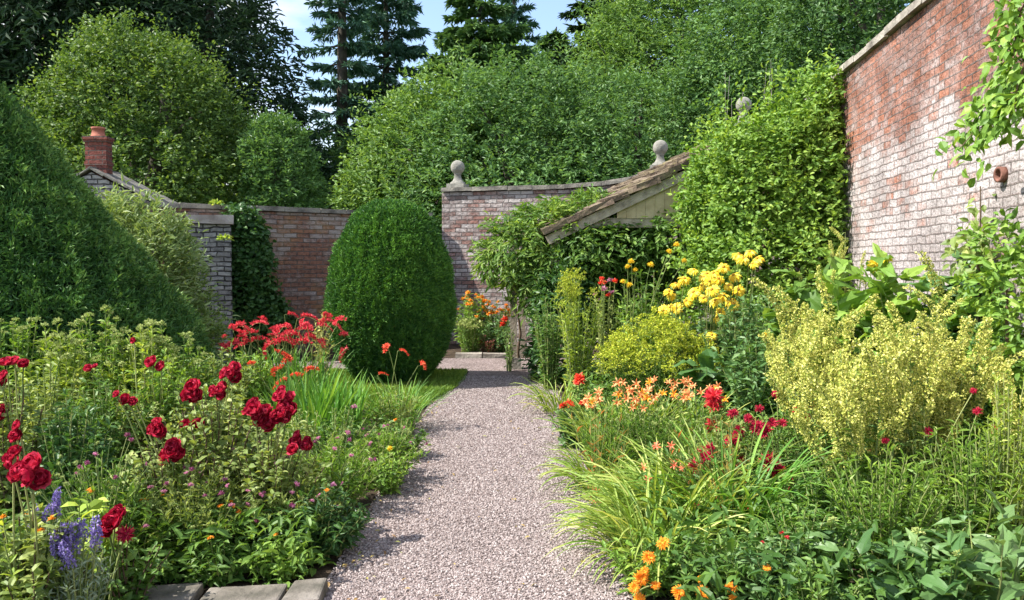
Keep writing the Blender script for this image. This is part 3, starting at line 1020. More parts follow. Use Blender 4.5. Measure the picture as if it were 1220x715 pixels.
def wall(name, label, p0, p1, tops, mat, th=.36, cat='wall', cope=COPE, facing=1, ct=.075, cl=.55, over=.06):
    """Upright wall from p0 to p1; tops = [(t, z)]; thickness grows away from the garden side."""
    p0, p1 = np.array(p0, float), np.array(p1, float)
    dv = p1 - p0; L = np.linalg.norm(dv); dv /= L
    nn = np.array([dv[1], -dv[0]]) * facing              # towards the garden
    mb = MB()
    ts = np.array([t for t, _ in tops]); zs = np.array([z for _, z in tops])
    m = len(ts)
    f = p0 + dv * (ts * L)[:, None]
    b = f - nn * th
    V = np.concatenate([np.c_[f, np.full(m, -.05)], np.c_[f, zs], np.c_[b, zs], np.c_[b, np.full(m, -.05)]])
    F = []
    for i in range(m - 1):
        for k in range(3):
            F.append((k * m + i, k * m + i + 1, (k + 1) * m + i + 1, (k + 1) * m + i))
    F += [(0, m, 2 * m, 3 * m), (m - 1, 4 * m - 1, 3 * m - 1, 2 * m - 1)]
    mb.add(V, [np.array(F)])
    o = mb.build(name, mat, None, True)
    tag(o, label, cat)
    cb = MB()
    k = max(2, int(L / cl))
    e = np.linspace(0, 1, k + 1)
    e[1:-1] += RNG.normal(0, .08 / k, k - 1)
    for i in range(k):
        a, c = e[i] + .003 / L, e[i + 1] - .003 / L
        za, zc = np.interp([a, c], ts, zs)
        A = np.r_[p0 + dv * a * L - nn * th / 2, za]; C = np.r_[p0 + dv * c * L - nn * th / 2, zc]
        ax = nrm(C - A); hz = np.r_[nn, 0]; up = np.cross(ax, hz); up = up if up[2] > 0 else -up
        M = np.stack([ax, hz, up], 1)
        cb.box((A + C) / 2 + up * (ct / 2 + .004 + RNG.uniform(0, .008)) + hz * RNG.normal(0, .006), (np.linalg.norm(C - A), th + over * 2, ct), mi=0, jit=.006, rot=M)
    cb.build('coping', cope, o)
    return o


B_RIGHT = brick_mat('brick_right', (.42, .185, .12), (.31, .15, .115), (.20, .165, .15), lime=(2.60, 3.0, .10, -.46, (.58, .545, .54)), stain=((.42, .33, .31), 3.2, .42, .66, .6), bump=1.0, ms=.008, jit=.018, grime=True)  # dark mortar tone includes the shadow of the recessed joints
B_BACK = brick_mat('brick_back', (.30, .16, .13), (.19, .12, .105), (.13, .11, .10), lime=(.2, 3.0, -.12, -.14, (.50, .46, .44)), stain=((.13, .115, .11), 1.6, .42, .66, .7), bump=1.0)
B_LEFT = brick_mat('brick_left', (.29, .145, .10), (.19, .11, .085), (.16, .13, .115), lime=(1.4, 3.0, -.36, -.12, (.40, .36, .34)), stain=((.38, .24, .09), 1.1, .5, .7, .6), bump=1.0)
B_CHIM = brick_mat('brick_chimney', (.27, .085, .065), (.17, .06, .05), (.15, .11, .10), stain=((.10, .07, .06), 3, .5, .7, .5), bump=1.0)
B_PIL = brick_mat('rubble_stone', (.38, .37, .37), (.19, .18, .185), (.07, .065, .065), .20, .075, .012, stain=((.38, .36, .35), 5, .5, .7, .5), jit=.03, bump=1.0)
wall('brick_wall', 'tall sunlit brick wall on the right with white lime wash over its lower half', (2.83, 1.0), (4.62, 14.7), [(0, 3.86), (1, 3.86)], B_RIGHT, facing=-1, cope=COPEL)
rw = bpy.data.objects['brick_wall']
sweep = [(0, 2.88), (.3, 2.89), (.47, 2.90), (.58, 2.95), (.66, 3.03), (.72, 3.13), (.78, 3.26), (.86, 3.5), (.93, 3.74), (.97, 3.82), (1.06, 3.82)]
P0B, DB = np.array([-1.33, 16.0]), np.array([5.5, -1.5])
wall('back_wall', 'lime-stained brick wall behind the tiled shelter, its top sweeping upwards to the right', P0B, P0B + DB * 1.06, [(t / 1.06, z) for t, z in sweep], B_BACK)
wall('boundary_wall', 'lower dull red brick wall behind the egg-shaped topiary', (-10.2, 9.55), (-1.52, 15.86), [(0, 2.42), (1, 2.40)], B_LEFT)

# a buttress of grey stone against the lower wall
bt = thing('stone_buttress', 'grey stone buttress with a pale slab on top, left of the egg-shaped topiary', 'buttress', (X(251, 13.05), 13.05, 0), None, .34)
mb = MB(); zt = at(250, 266, 12.9)[2]
mb.box((0, .2, zt / 2 - .02), (.62, .72, zt))
mb.build('shaft', B_PIL, bt, True)
mb = MB(); mb.box((0, .18, zt + .055), (.70, .80, .12), jit=.015); mb.build('cap', CAPM, bt)



for t, lb in ((.045, 'grey stone ball on the lowest, left end of the back wall'), (.715, 'grey stone ball halfway up the sweep of the wall beside the tiled roof'), (.965, 'grey stone ball half hidden in the leafy climber near the top of the wall')):
    p = P0B + DB * t - np.array([-.26, -.96]) * .18
    r = thing('ball_finial', lb, 'stone ball', (p[0], p[1], float(np.interp(t, [q[0] for q in sweep], [q[1] for q in sweep])) + .085), 'stone balls on the back wall', -.26)
    mb = MB(); mb.box((0, 0, .02 if t != .715 else -.02), (.34, .34, .12 if t != .715 else .2), 0); mb.build('plinth', FIN, r)
    mb = MB(); mb.lathe((0, 0, .08), [(.15, 0), (.145, .03), (.10, .06), (.07, .12), (.062, .17), (.075, .2), (.08, .21)], 20); mb.build('neck', FIN, r)
    mb = MB(); a = np.linspace(-PI / 2, PI / 2, 13)
    mb.lathe((0, 0, .40), [(max(.001, .135 * math.cos(v)), .135 * math.sin(v)) for v in a], 24); mb.build('ball', FIN, r)

# clay pipe stub in the right wall
TERR = noisy_mat('terracotta', [(.26, .09, .06), (.42, .16, .11)], 8)
pp = at(1196, 208, 5.96)
wx = 2.83 + (pp[1] - 1.0) * (1.79 / 13.7)
pr = thing('drain_pipe', 'short terracotta pipe end sticking out of the right wall', 'pipe', (wx - .03, pp[1], pp[2]))
mb = MB()
prof = [(.036, .06), (.036, -.02), (.056, -.02), (.056, .03), (.046, .03), (.046, .06)]
mb.lathe((0, 0, 0), prof, 18)
V = mb.V[0]; mb.V[0] = np.stack([V[:, 2], V[:, 1], V[:, 0]], 1)
mb.build('pipe_stub', noisy_mat('old_clay', [(.12, .055, .04), (.24, .11, .08)], 14), pr)

# ------------------------------------------------------------------ cottage with chimney beyond the wall
cd = 13.9
cx = X(112, cd)
cot = thing('cottage', 'small brick outbuilding with a red chimney showing over the wall beside the conical yew', 'outbuilding', (cx, cd, 0))
zr = at(118, 203, cd)[2] + .02; hw = 1.15; ze = at(190, 242, cd)[2]
SL = (zr - ze) / (X(190, cd) - cx)
ze = zr - SL * hw
mb = MB()
gx = hw - .1
V = [(-gx, 0, 0), (gx, 0, 0), (gx, 0, zr - SL * gx - .05), (0, 0, zr - .05), (-gx, 0, zr - SL * gx - .05)]
V2 = [(x, 1.0, z) for x, _, z in V]
mb.add(np.array(V + V2), [np.array([[0, 1, 2, 3, 4]]), np.array([[9, 8, 7, 6, 5]]), np.array([[1, 6, 7, 2], [5, 0, 4, 9]])])
mb.build('wall', B_PIL, cot, True)
SLATE = noisy_mat('slate', [(.08, .075, .07), (.16, .15, .135), (.24, .23, .19)], 6, .85, .5, 24)
mb = MB()
ang = math.atan(SL)
for sg in (-1, 1):
    for row in range(6):
        for c in range(3):
            u = (row + .5) / 6 * hw / math.cos(ang)
            M = np.array([[math.cos(ang) * sg, 0, math.sin(ang) * sg], [0, sg, 0], [-math.sin(ang), 0, math.cos(ang)]])
            mb.box((sg * u * math.cos(ang), -.06 + (c + .5) * .37, zr - u * math.sin(ang) + .01), (hw / 6 / math.cos(ang) + .06, 0.36, .028), rot=M @ np.array([[math.cos(.06), 0, math.sin(.06)], [0, 1, 0], [-math.sin(.06), 0, math.cos(.06)]]), jit=.004)
mb.build('roof', SLATE, cot)
mb = MB(); zc = at(112, 160, cd)[2]
zc -= .10
mb.box((0, .26, (zc + 2.4) / 2), (.35, .22, zc - 2.4))
mb.box((0, .26, zc - .36), (.375, .245, .06)); mb.box((0, .26, zc + .02), (.385, .255, .045)); mb.box((0, .26, zc + .065), (.41, .28, .05))
ch = mb.build('chimney', B_CHIM, cot, True)
mb = MB()
mb.lathe((0, .26, zc + .09), [(.13, 0), (.115, .03), (.105, .04), (.095, .12), (.11, .13), (.11, .16), (.08, .16), (.075, .04)], 18)
mb.build('chimney_pot', TERR, ch)

# ================================================================== SHELTER (lean-to with tiled roof)
D0, D1 = 11.5, 14.0
pe, pr_ = at(651, 283, D0), at(826, 200, D0)
SM = (pr_[2] - pe[2]) / (pr_[0] - pe[0]); SA = math.atan(SM)
x0, x1 = pe[0], 4.12
sh = thing('garden_shelter', 'open timber lean-to with mossy tiled roof and cream boarded gable beyond the path', 'shelter', (x0, D0, 0))
zf = lambda x: pe[2] + SM * x          # x measured from the eave
W = x1 - x0
TIM = noisy_mat('weathered_timber', [(.20, .17, .13), (.36, .31, .24), (.48, .42, .33)], 9, .85, .5, 40)
TIMD = noisy_mat('dark_timber', [(.07, .06, .05), (.15, .12, .09)], 9, .85, .5, 40)
BOARD = noisy_mat('cream_boards', [(.34, .27, .15), (.47, .385, .235), (.54, .45, .29)], 4, .8, .3, 30)
TILE = noisy_mat('mossy_tile', [(.06, .045, .035), (.135, .10, .075), (.19, .15, .10), (.23, .20, .10)], 4, .95, .8, 26)
Mr = np.array([[math.cos(SA), 0, -math.sin(SA)], [0, 1, 0], [math.sin(SA), 0, math.cos(SA)]])
mb = MB()
g = np.random.default_rng(3)
SKEW = .19                                  # the lean-to stands in an out-of-square corner


def skew(m):
    for q in range(len(m.V)):
        m.V[q] = m.V[q] - np.stack([SKEW * np.maximum(m.V[q][:, 1], 0), np.zeros(len(m.V[q])), np.zeros(len(m.V[q]))], 1)


rows, tl = 17, W / math.cos(SA) / 17
tw_ = .21; nc = int((D1 - D0 + .1) / tw_)
tilt = np.array([[math.cos(.09), 0, -math.sin(-.09)], [0, 1, 0], [math.sin(-.09), 0, math.cos(.09)]])
for i in range(rows):
    for j in range(nc):
        u = (i + .42) * tl + g.normal(0, .012)
        ya, yb = max(0, j - .5 * (i % 2)) * tw_, (j + 1 - .5 * (i % 2)) * tw_
        c = np.array([u * math.cos(SA), -.07 + (ya + yb) / 2 + g.normal(0, .004), pe[2] + u * math.sin(SA) + .066 + g.uniform(0, .025)])
        mb.box(c, (tl + .10, yb - ya - .008, .075), rot=Mr @ tilt, jit=.014)
    c = np.array([(i + .42) * tl * math.cos(SA), -.05 + g.normal(0, .012), pe[2] + (i + .42) * tl * math.sin(SA) + .095])
skew(mb); mb.build('roof', TILE, sh)
mb = MB()
u = W / 2
mb.box((u, .0, zf(u) - .045), (W / math.cos(SA) - .02, .035, .125), rot=Mr)
mb.build('bargeboard', TIM, sh)
mb = MB()
for k in range(6):
    y = .12 + k * (D1 - D0 - .2) / 5
    mb.box((u, y, zf(u) - .05), (W / math.cos(SA) - .06, .06, .10), rot=Mr)
skew(mb); mb.build('rafters', TIMD, sh)
mb = MB(); bx0 = X(735, D0) - x0
xb = bx0; zb = at(760, 260, D0)[2]
while xb < W - .1:
    w_ = .13
    za, zc2 = zf(xb) - .115, zf(xb + w_) - .115
    if za > zb + .03:
        V = []
        for yy_ in (.025, .05):
            V += [(xb, yy_, zb), (xb + w_ - .003, yy_, zb), (xb + w_ - .003, yy_, zc2), (xb, yy_, za)]
        V = np.array(V)
        mb.add(V, [np.array([[0, 1, 2, 3], [7, 6, 5, 4], [0, 4, 5, 1], [1, 5, 6, 2], [2, 6, 7, 3], [3, 7, 4, 0]])], g.uniform(0, 1))
    xb += w_
mb.build('gable_boards', BOARD, sh)
mb = MB(); mb.box((W / 2 + .05, .09, zb - .06), (W - .3, .10, .13)); mb.build('tie_beam', TIM, sh)
mb = MB(); mb.box((.14, (D1 - D0) / 2, zf(.14) - .17), (.11, D1 - D0 - .1, .14)); skew(mb); mb.build('eave_beam', TIM, sh)
for (qx, qy) in ((.14, .12), (.14, D1 - D0 - .15)):
    mb = MB(); h = zf(.14) - .245
    mb.box((qx - SKEW * qy, qy, h / 2), (.11, .11, h)); mb.build('post', TIM, sh)

pg = thing('pergola', 'weathered timber post and rail at the path end carrying the wisteria canopy', 'pergola', (X(612, 12.3), 12.3, 0))
mb = MB(); mb.box((0, 0, 1.02), (.10, .10, 2.04)); mb.build('post', TIM, pg)
mb = MB(); mb.box((0, 0, .09), (.22, .22, .18), jit=.01); mb.build('post_base', COPE, pg)
mb = MB(); mb.box((.05, 0, 2.09), (1.1, .09, .09)); mb.build('rail', TIM, pg)

# ================================================================== EDGING STONES
SLAB = noisy_mat('slab_stone', [(.06, .058, .045), (.14, .125, .105), (.24, .215, .19)], 5, .9, .7, 30)
for k, (pa, pb, d0, d1, hz, lb) in enumerate([
        (120, 228, 3.70, 3.98, .005, 'flat grey edging slab under the blue-spiked plant, nearest the corner of the frame'),
        (230, 330, 3.68, 3.97, .012, 'long flat grey edging slab under the orange-flowered plants'),
        (334, 384, 3.74, 4.0, .03, 'short grey edging stone at the gravel corner, below the dark leafy mound'),
        (338, 386, 3.44, 3.70, .01, 'grey edging stone at the lowest corner of the gravel')]):
    xa, xb = X(pa, (d0 + d1) / 2), X(pb, (d0 + d1) / 2)
    mb = MB(); mb.box((0, 0, 0), (xb - xa - .02, d1 - d0, hz + .05), RNG.normal(0, .02), jit=.014)
    o = mb.build('edging_stone', SLAB)
    bv = o.modifiers.new('bevel', 'BEVEL'); bv.width = .012; bv.segments = 2
    o.location = ((xa + xb) / 2, (d0 + d1) / 2, (hz + .05) / 2 - .02)
    tag(o, lb, 'edging stone', 'stone edging of the left bed')
for k, (px, wd, lb) in enumerate([(558, .42, 'pale edging stone at the far end of the gravel, left one of two'), (590, .40, 'pale edging stone at the far end of the gravel, beside the pergola post')]):
    mb = MB(); mb.box((0, 0, 0), (wd, .22, .12), RNG.normal(0, .03), jit=.012)
    o = mb.build('edging_stone', COPEL); o.location = (X(px, 13.75), 13.75, .012)
    tag(o, lb, 'edging stone', 'pale edging stones of the far bed')


# ================================================================== CLIPPED YEWS
def topiary(name, label, cat, px, d, prof, n, L, W, col, seed, disp=.05, core=.10, vert=2.2, fth=11., up=.55, spread=.55, per=3):
    """Dense clipped body of revolution: sprigs all over, tufted relief, a dark twiggy inside."""
    g = np.random.default_rng(seed)
    root = thing(name, label, cat, (X(px, d), d, 0))
    z = np.array([p[0] for p in prof]); r = np.array([p[1] for p in prof])
    zz = np.linspace(z[0], z[-1], 400); rr = np.interp(zz, z, r)
    k = np.ones(25) / 25
    rr = np.where((zz > z[0] + .1) & (zz < z[-1] - .05), np.convolve(np.pad(rr, 12, 'edge'), k, 'valid'), rr)
    ds = np.sqrt(np.gradient(zz) ** 2 + np.gradient(rr) ** 2) * np.maximum(rr, .02)
    cdf = np.cumsum(ds) / ds.sum()
    v = np.interp(g.uniform(0, 1, n), cdf, np.arange(400))
    R0 = np.interp(v, np.arange(400), rr); Z0 = np.interp(v, np.arange(400), zz)
    dr, dz = np.gradient(rr), np.gradient(zz)
    nr = np.interp(v, np.arange(400), dz); nz = np.interp(v, np.arange(400), -dr)
    q = np.hypot(nr, nz); nr, nz = nr / q, nz / q
    th = g.uniform(0, 2 * PI, n)
    f1 = lumps(g, 9, 1.0); W1 = g.normal(0, 1, (9, 3))
    key = np.stack([np.cos(th) * fth, np.sin(th) * fth, Z0 * vert], 1)
    nz1 = np.mean(np.sin(key @ W1.T + np.arange(9)), 1); nz2 = np.mean(np.sin(key * 2.3 @ W1[::-1].T + np.arange(9) * 2), 1)
    dep = g.uniform(0, 1, n) ** 1.6
    lowf = lumps(g, 6, 1.6)(np.stack([np.cos(th), np.sin(th), Z0], 1))
    off = disp * (nz1 * 1.5 + nz2) - dep * disp * 1.6
    nn = np.stack([np.cos(th) * nr, np.sin(th) * nr, nz], 1)
    P = np.stack([np.cos(th) * R0, np.sin(th) * R0, Z0], 1) + nn * off[:, None]
    sp = nrm(nn * .6 + UP * up + g.normal(0, .35, (n, 3)))
    mb = MB()
    for i in range(per):
        dd = nrm(sp + g.normal(0, spread, (n, 3)))
        leaves(mb, g, P + sp * L * .4 * i, dd, nn + g.normal(0, .6, (n, 3)), L, W, DIA, np.clip(.48 + .45 * nz1 + .25 * lowf + g.normal(0, .2, n), 0, 1))
    mb.build('foliage', G[col], root)
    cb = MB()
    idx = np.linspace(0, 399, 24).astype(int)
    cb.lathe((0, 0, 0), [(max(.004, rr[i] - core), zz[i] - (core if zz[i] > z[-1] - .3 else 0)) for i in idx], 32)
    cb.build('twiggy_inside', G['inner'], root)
    return root


topiary('egg_topiary', 'egg-shaped clipped yew standing on the small lawn beside the path', 'topiary', 466, 11,
        [(0, .32), (.10, .45), (.28, .60), (.6, .745), (.94, .80), (1.35, .77), (1.68, .69), (1.9, .60), (2.08, .50), (2.2, .41), (2.28, .31), (2.33, .01)],
        60000, .046, .013, 'topiary', 11, .034, .11, 11., 40.)
topiary('conical_yew', 'huge dark green conical yew at the left edge, taller than the wall', 'topiary', -52, 8,
        [(0, 2.2), (.4, 2.3), (.9, 2.12), (1.3, 1.84), (1.7, 1.52), (2.1, 1.2), (2.46, .94), (2.8, .70), (3.2, .42), (3.5, .18), (3.65, .01)],
        95000, .060, .016, 'yew', 12, .060, .17, 11.0, 30., .25, .6, 3)

# ================================================================== TREES
BGD = 'trees beyond the garden walls'
tree('lime_tree', 'rounded bright green broadleaf tree behind the chimney', 170, 20,
     [(0, 150, 0, 108, 98), (-12, 112, 0, 78, 72), (-70, 190, 0, 74, 80), (62, 185, 0, 78, 80), (0, 230, 0, 142, 80)], 10440, 10, .30, 0.095, 0.060, 'tree_lime', 21, HEXL, .25, .1, .15, .5)
tree('dark_yew_tree', 'very dark tall evergreen filling the upper left corner', 60, 27, [(0, 30, 0, 170, 120), (-40, 150, 0, 150, 130), (60, 190, 0, 140, 110)], 8500, 9, .55, .30, .09, 'conifer', 22, DIA, .0, .5, .16, .55, tr=.4)
tree('dark_yew_tree', 'very dark drooping evergreen with sky at its right edge', 238, 26, [(-10, 10, 0, 70, 110), (40, 110, 0, 72, 120), (70, 200, 0, 75, 90), (10, 200, 0, 120, 100), (-60, 60, 0, 90, 110)], 5600, 8, .5, .28, .07, 'conifer', 23, DIA, .05, .5, .18, tr=.4)
tree('laurel_tree', 'small dull green bushy tree between the rounded tree and the dark fir', 330, 19, [(0, 205, 0, 36, 52), (-8, 180, 0, 22, 34), (14, 225, 0, 40, 40)], 2175, 9, .24, 0.106, 0.040, 'tree_mid', 24, DIA, .7, .1)
fir('fir_tree', 'tall narrow blue-green fir with sky showing between its branches', 410, 33, -230, 1.75, 25, 'fir', 27, 6, 1.0, .30, .065, prof=.5, dens=1.9)
fir('fir_tree', 'dark fir with long level boughs reaching out against the sky', 462, 36, -75, 2.5, 26, 'fir', 24, 7, 1.5, .30, .07, prof=.42, dens=2.3)
fir('fir_tree', 'thin dark fir top seen against the sky between two greener trees', 612, 42, -60, 2.2, 27, 'fir', 28, 7, 3, .32, .075, prof=.75, dens=2.0)
fir('spruce_tree', 'mid green pointed conifer rising above the yellowish tree', 572, 30, -22, 3.7, 28, 'conif2', 28, 10, 1.5, .26, .085, prof=.62, dens=2.9)
fir('spruce_tree', 'dark pointed conifer standing right of the patch of cloud', 722, 33, -120, 2.7, 29, 'conifer', 26, 9, 1.5, .30, .09, prof=.6, dens=2.7)
fir('spruce_tree', 'dark bushy conifer low in the gap right of the dark fir', 662, 35, 32, 2.6, 39, 'conif2', 20, 9, 1.5, .36, .12, prof=.6, dens=2.1)
tree('ash_tree', 'yellowish green broadleaf tree directly behind the egg-shaped topiary', 500, 24, [(0, 200, 0, 78, 60), (45, 150, 0, 62, 62), (-20, 165, 1, 42, 50), (20, 240, 0, 110, 60)], 4495, 9, .32, 0.137, 0.068, 'tree_yel', 30, HEXL)
tree('ash_tree', 'mid green leafy tree above the lowest stone ball', 612, 22.5, [(0, 150, 0, 80, 75), (-35, 190, 0, 80, 60), (50, 190, 0, 80, 70), (0, 235, 0, 130, 60)], 5220, 9, .30, 0.122, 0.060, 'tree_mid', 31, HEXL)
tree('ash_tree', 'broad mid green tree behind the tiled roof', 765, 23, [(0, 170, 0, 105, 70), (-60, 150, 0, 60, 62), (60, 150, 0, 70, 60), (0, 225, 0, 150, 60)], 5655, 9, .30, 0.122, 0.060, 'tree_mid', 32, HEXL)
tree('ash_tree', 'tall pale green tree with bare twigs showing at its top, right of the cloud', 800, 28, [(0, 40, 0, 80, 95), (-55, 80, 0, 62, 72), (60, 30, 0, 90, 90), (0, 110, 0, 110, 70)], 5365, 9, .36, 0.144, 0.060, 'tree_yel', 33, HEXL, rough=.17, depth=.6)
tree('beech_tree', 'dense green tree directly above the leafy climber', 915, 22, [(0, 70, 0, 88, 80), (-40, 120, 0, 60, 60), (50, 60, 0, 90, 90), (0, 170, 0, 110, 80)], 5800, 9, .30, 0.122, 0.068, 'tree_mid', 34, HEXL)
tree('beech_tree', 'darker green tree rising behind the right brick wall', 1050, 19, [(0, 10, 0, 110, 80), (-50, 60, 0, 70, 60), (90, 0, 0, 100, 90), (0, 120, 0, 120, 90)], 5365, 9, .26, 0.106, 0.060, 'tree_dark', 35, HEXL)
tree('holly_tree', 'dark green tree low behind the wall under the fir', 395, 28, [(0, 225, 0, 60, 55), (-40, 240, 0, 70, 50), (50, 235, 0, 60, 50)], 2175, 9, .34, 0.167, 0.072, 'tree_dark', 36, HEXL)
tree('beech_tree', 'tall green tree filling the top of the picture left of the right wall', 890, 31, [(0, -20, 0, 120, 100), (-100, -30, 0, 90, 90), (110, -10, 0, 110, 100), (0, 80, 0, 170, 100)], 6090, 9, .40, 0.167, 0.080, 'tree_dark', 37, HEXL)
tree('beech_tree', 'dark tree deep in the wood behind the mid green trees', 650, 36, [(0, 150, 0, 130, 70), (-130, 190, 0, 110, 70), (130, 150, 0, 130, 90), (0, 220, 0, 240, 60)], 4350, 9, .5, 0.228, 0.112, 'tree_dark', 38, HEXL)

tree('dark_yew_tree', 'dark evergreen trees massed at the very top left behind the tall one', 20, 33, [(0, 20, 0, 190, 140), (-60, 160, 0, 190, 120), (150, 40, 0, 120, 120)], 4200, 8, .7, .42, .16, 'conifer', 41, DIA, .0, .5, .12, tr=.4)
# ================================================================== CLIMBERS AND SHRUBS ON THE WALLS
c0 = np.array([X(905, 11.0), 11.0, 0])
def bl(px, py, d, rx, rz, ry=None):
    p = at(px, py, d) - c0
    k = d / FPX
    return (*p, rx * k, (ry or rx * .7) * k if ry is None else ry, rz * k)
foliage_mass('leafy_climber', 'large bright green leafy climber heaped over the wall corner right of the tiled roof', 'climber', c0,
             [bl(900, 235, 10.6, 80, 95), bl(955, 175, 10.6, 42, 70), bl(868, 240, 11.0, 36, 52), bl(920, 330, 10.4, 95, 80), bl(908, 195, 11.0, 44, 48), bl(965, 250, 10.3, 38, 110), bl(972, 128, 10.6, 20, 28), bl(988, 108, 10.4, 12, 20)],
             5600, 8, .17, .070, .040, 'fresh', 51, OVAL, .25, .15, .27, .5, shoots=.14, stems=[((.2, .2, 0), (.1, 0, 3.2)), ((.5, .1, 0), (.7, -.2, 3.4)), ((-.2, 0, 0), (-.4, 0, 2.6))])
foliage_mass('ivy', 'dark ivy hanging down the wall between the stone buttress and the topiary', 'ivy', (X(300, 13.5), 13.45, 0),
             [(0, 0, .9, .32, .16, .9), (-.12, 0, 1.8, .30, .16, .6), (.15, 0, .5, .42, .2, .55)], 2200, 7, .16, .08, .06, 'deep', 52, OVAL, .0, .3, stems=[((0, 0, 0), (-.1, .05, 2.2))])
foliage_mass('buddleia', 'grey-green shrub with long narrow leaves between the conical yew and the stone buttress', 'shrub', (X(175, 11), 11, 0),
             [(-.1, 0, 1.35, .62, .5, .92), (.2, -.1, 1.1, .36, .4, .92), (-.45, 0, 1.62, .40, .4, .66), (.1, 0, .6, .7, .5, .6)], 2600, 10, .30, .11, .026, 'silver', 53, OVAL, .7, .1, .2, .5, stems=[((0, 0, 0), (.2, 0, 2.)), ((0, 0, 0), (-.3, 0, 2.2))])
# wisteria over the pergola and the eave
wp = np.array([X(640, 11.9), 11.9, 0])
def bw(px, py, d, rx, rz, ry):
    p = at(px, py, d) - wp
    return (*p, rx * d / FPX, ry, rz * d / FPX)
foliage_mass('wisteria', 'bright green wisteria canopy heaped over the pergola beside the roof eave', 'wisteria', wp,
             [bw(625, 292, 12.0, 48, 30, .5), bw(608, 300, 12.2, 26, 22, .35), bw(660, 270, 12.1, 42, 20, .5), bw(705, 250, 12.4, 38, 12, .5), bw(650, 325, 11.8, 30, 30, .3)],
             1000, 9, .26, .12, .034, 'wist', 54, OVAL, -.1, .45, .16, .5, stems=[((-.25, .35, 0), (-.2, .2, 1.9)), ((.08, -.1, 0), (.1, -.1, 1.9))])
foliage_mass('wisteria', 'shaded dark wisteria growing under the tiled roof behind the yellow flowers', 'wisteria', (X(765, 11.95), 11.95, 0),
             [(-.3, .1, 1.85, .75, .5, .36), (.5, 0, 2.0, .55, .5, .4), (-.9, -.1, 1.75, .42, .4, .35), (.95, -.3, 1.9, .4, .3, .5), (-.2, .5, 1.2, 1.1, .4, .7)],
             2300, 9, .24, .11, .04, 'mid', 55, OVAL, -.1, .45, stems=[((0, .2, 0), (-.2, .1, 1.9)), ((.6, .2, 0), (.5, 0, 2.0))])
foliage_mass('evergreen_shrub', 'dark glossy shrub under the wisteria, right of the pergola post', 'shrub', (X(663, 11.2), 11.2, 0),
             [(0, 0, .55, .28, .30, .6), (.08, .1, 1.05, .26, .3, .42), (0, -.1, .28, .30, .3, .3)], 620, 8, .16, .10, .040, 'deep', 56, OVAL, .2, .3, stems=[((0, 0, 0), (.05, 0, 1.2))])


# vine coming in at the upper right, rooted at the wall foot
def wall_vine(name, label, cat, rootp, paths, nl, L, W, seed, col='lime', group=None, red=0):
    g = np.random.default_rng(seed)
    r = thing(name, label, cat, rootp, group)
    st, fo = MB(), MB()
    for (pts, k, rad) in paths:
        Q = np.array(pts, float) - np.array(rootp)
        t = np.linspace(0, 1, len(Q)); s = np.linspace(0, 1, 16)
        P = np.stack([np.interp(s, t, Q[:, i]) for i in range(3)], 1)
        for _ in range(2): P[1:-1] = (P[:-2] + 2 * P[1:-1] + P[2:]) / 4
        st.tubes(P[None], np.linspace(rad, rad * .35, 16)[None], 5, .5)
        if k:
            m = k
            tt = g.uniform(.0, 1, m)
            p = along(P[None], tt[None])[0] + g.normal(0, 1, (m, 3)) * np.array([.05, .12, .09])
            d = nrm(g.normal(0, .6, (m, 3)) + np.array([-.5, -.1, -.55]))
            leaves(fo, g, p, d, nrm(UP * .4 + np.array([-.8, -.3, 0]) + g.normal(0, .4, (m, 3))), L, W, OVAL, np.clip(g.normal(.5, .2, m), 0, 1))
    st.build('stems', STEMB, r)
    fo.build('foliage', G[col], r)
    return r


wxx = lambda y: 2.83 + (y - 1.0) * (1.79 / 13.7)
vr = (wxx(4.9) - .08, 4.9, 0)
vp = lambda px, py, d: at(px, py, d)
wall_vine('climbing_vine', 'pale green vine hanging across the top right of the brick wall', 'climber', vr,
          [([vr, (wxx(5) - .07, 5.0, 1.8), vp(1216, 60, 5.1), vp(1212, -30, 5.2)], 50, .02),
           ([vp(1225, 20, 5.1), vp(1205, 60, 5.2), vp(1200, 110, 5.2), vp(1175, 140, 5.25), vp(1143, 178, 5.3)], 190, .009),
           ([vp(1225, 90, 5.1), vp(1195, 140, 5.2), vp(1162, 155, 5.3)], 130, .008),
           ([vp(1230, -10, 5.1), vp(1212, 20, 5.15), vp(1208, 70, 5.1)], 140, .008),
           ([vp(1226, 60, 5.0), vp(1210, 110, 5.0), vp(1208, 150, 5.0)], 110, .008)], 0, .085, .045, 61, 'fresh')
vr2 = (wxx(6.1) - .1, 6.1, 0)
wall_vine('wall_shrub', 'thin trained shrub with sparse leaves on the whitewashed wall below the vine', 'shrub', vr2,
          [([vr2, vp(1166, 330, 6.0), vp(1168, 290, 6.1), vp(1168, 222, 6.1)], 34, .012), ([vp(1166, 320, 6.0), vp(1148, 280, 6.0), vp(1140, 268, 6.0)], 22, .007),
           ([vp(1166, 330, 6.0), vp(1160, 290, 5.95), vp(1175, 270, 5.95)], 24, .007), ([vp(1166, 330, 6.0), vp(1140, 300, 5.95), vp(1180, 290, 5.9)], 40, .007)], 0, .085, .05, 62, 'olive')
vr3 = (wxx(5.3) - .25, 5.3, 0)
foliage_mass('wall_shrub', 'bushy light green shrub at the right edge against the wall foot', 'shrub', vr3,
             [(.02, .1, 1.5, .13, .25, .3), (.08, -.1, 1.2, .15, .25, .45), (.05, .1, .6, .2, .3, .5)], 330, 8, .15, .075, .034, 'fresh', 63, OVAL, .2, .2, stems=[((0, 0, 0), (0, 0, 1.5))])
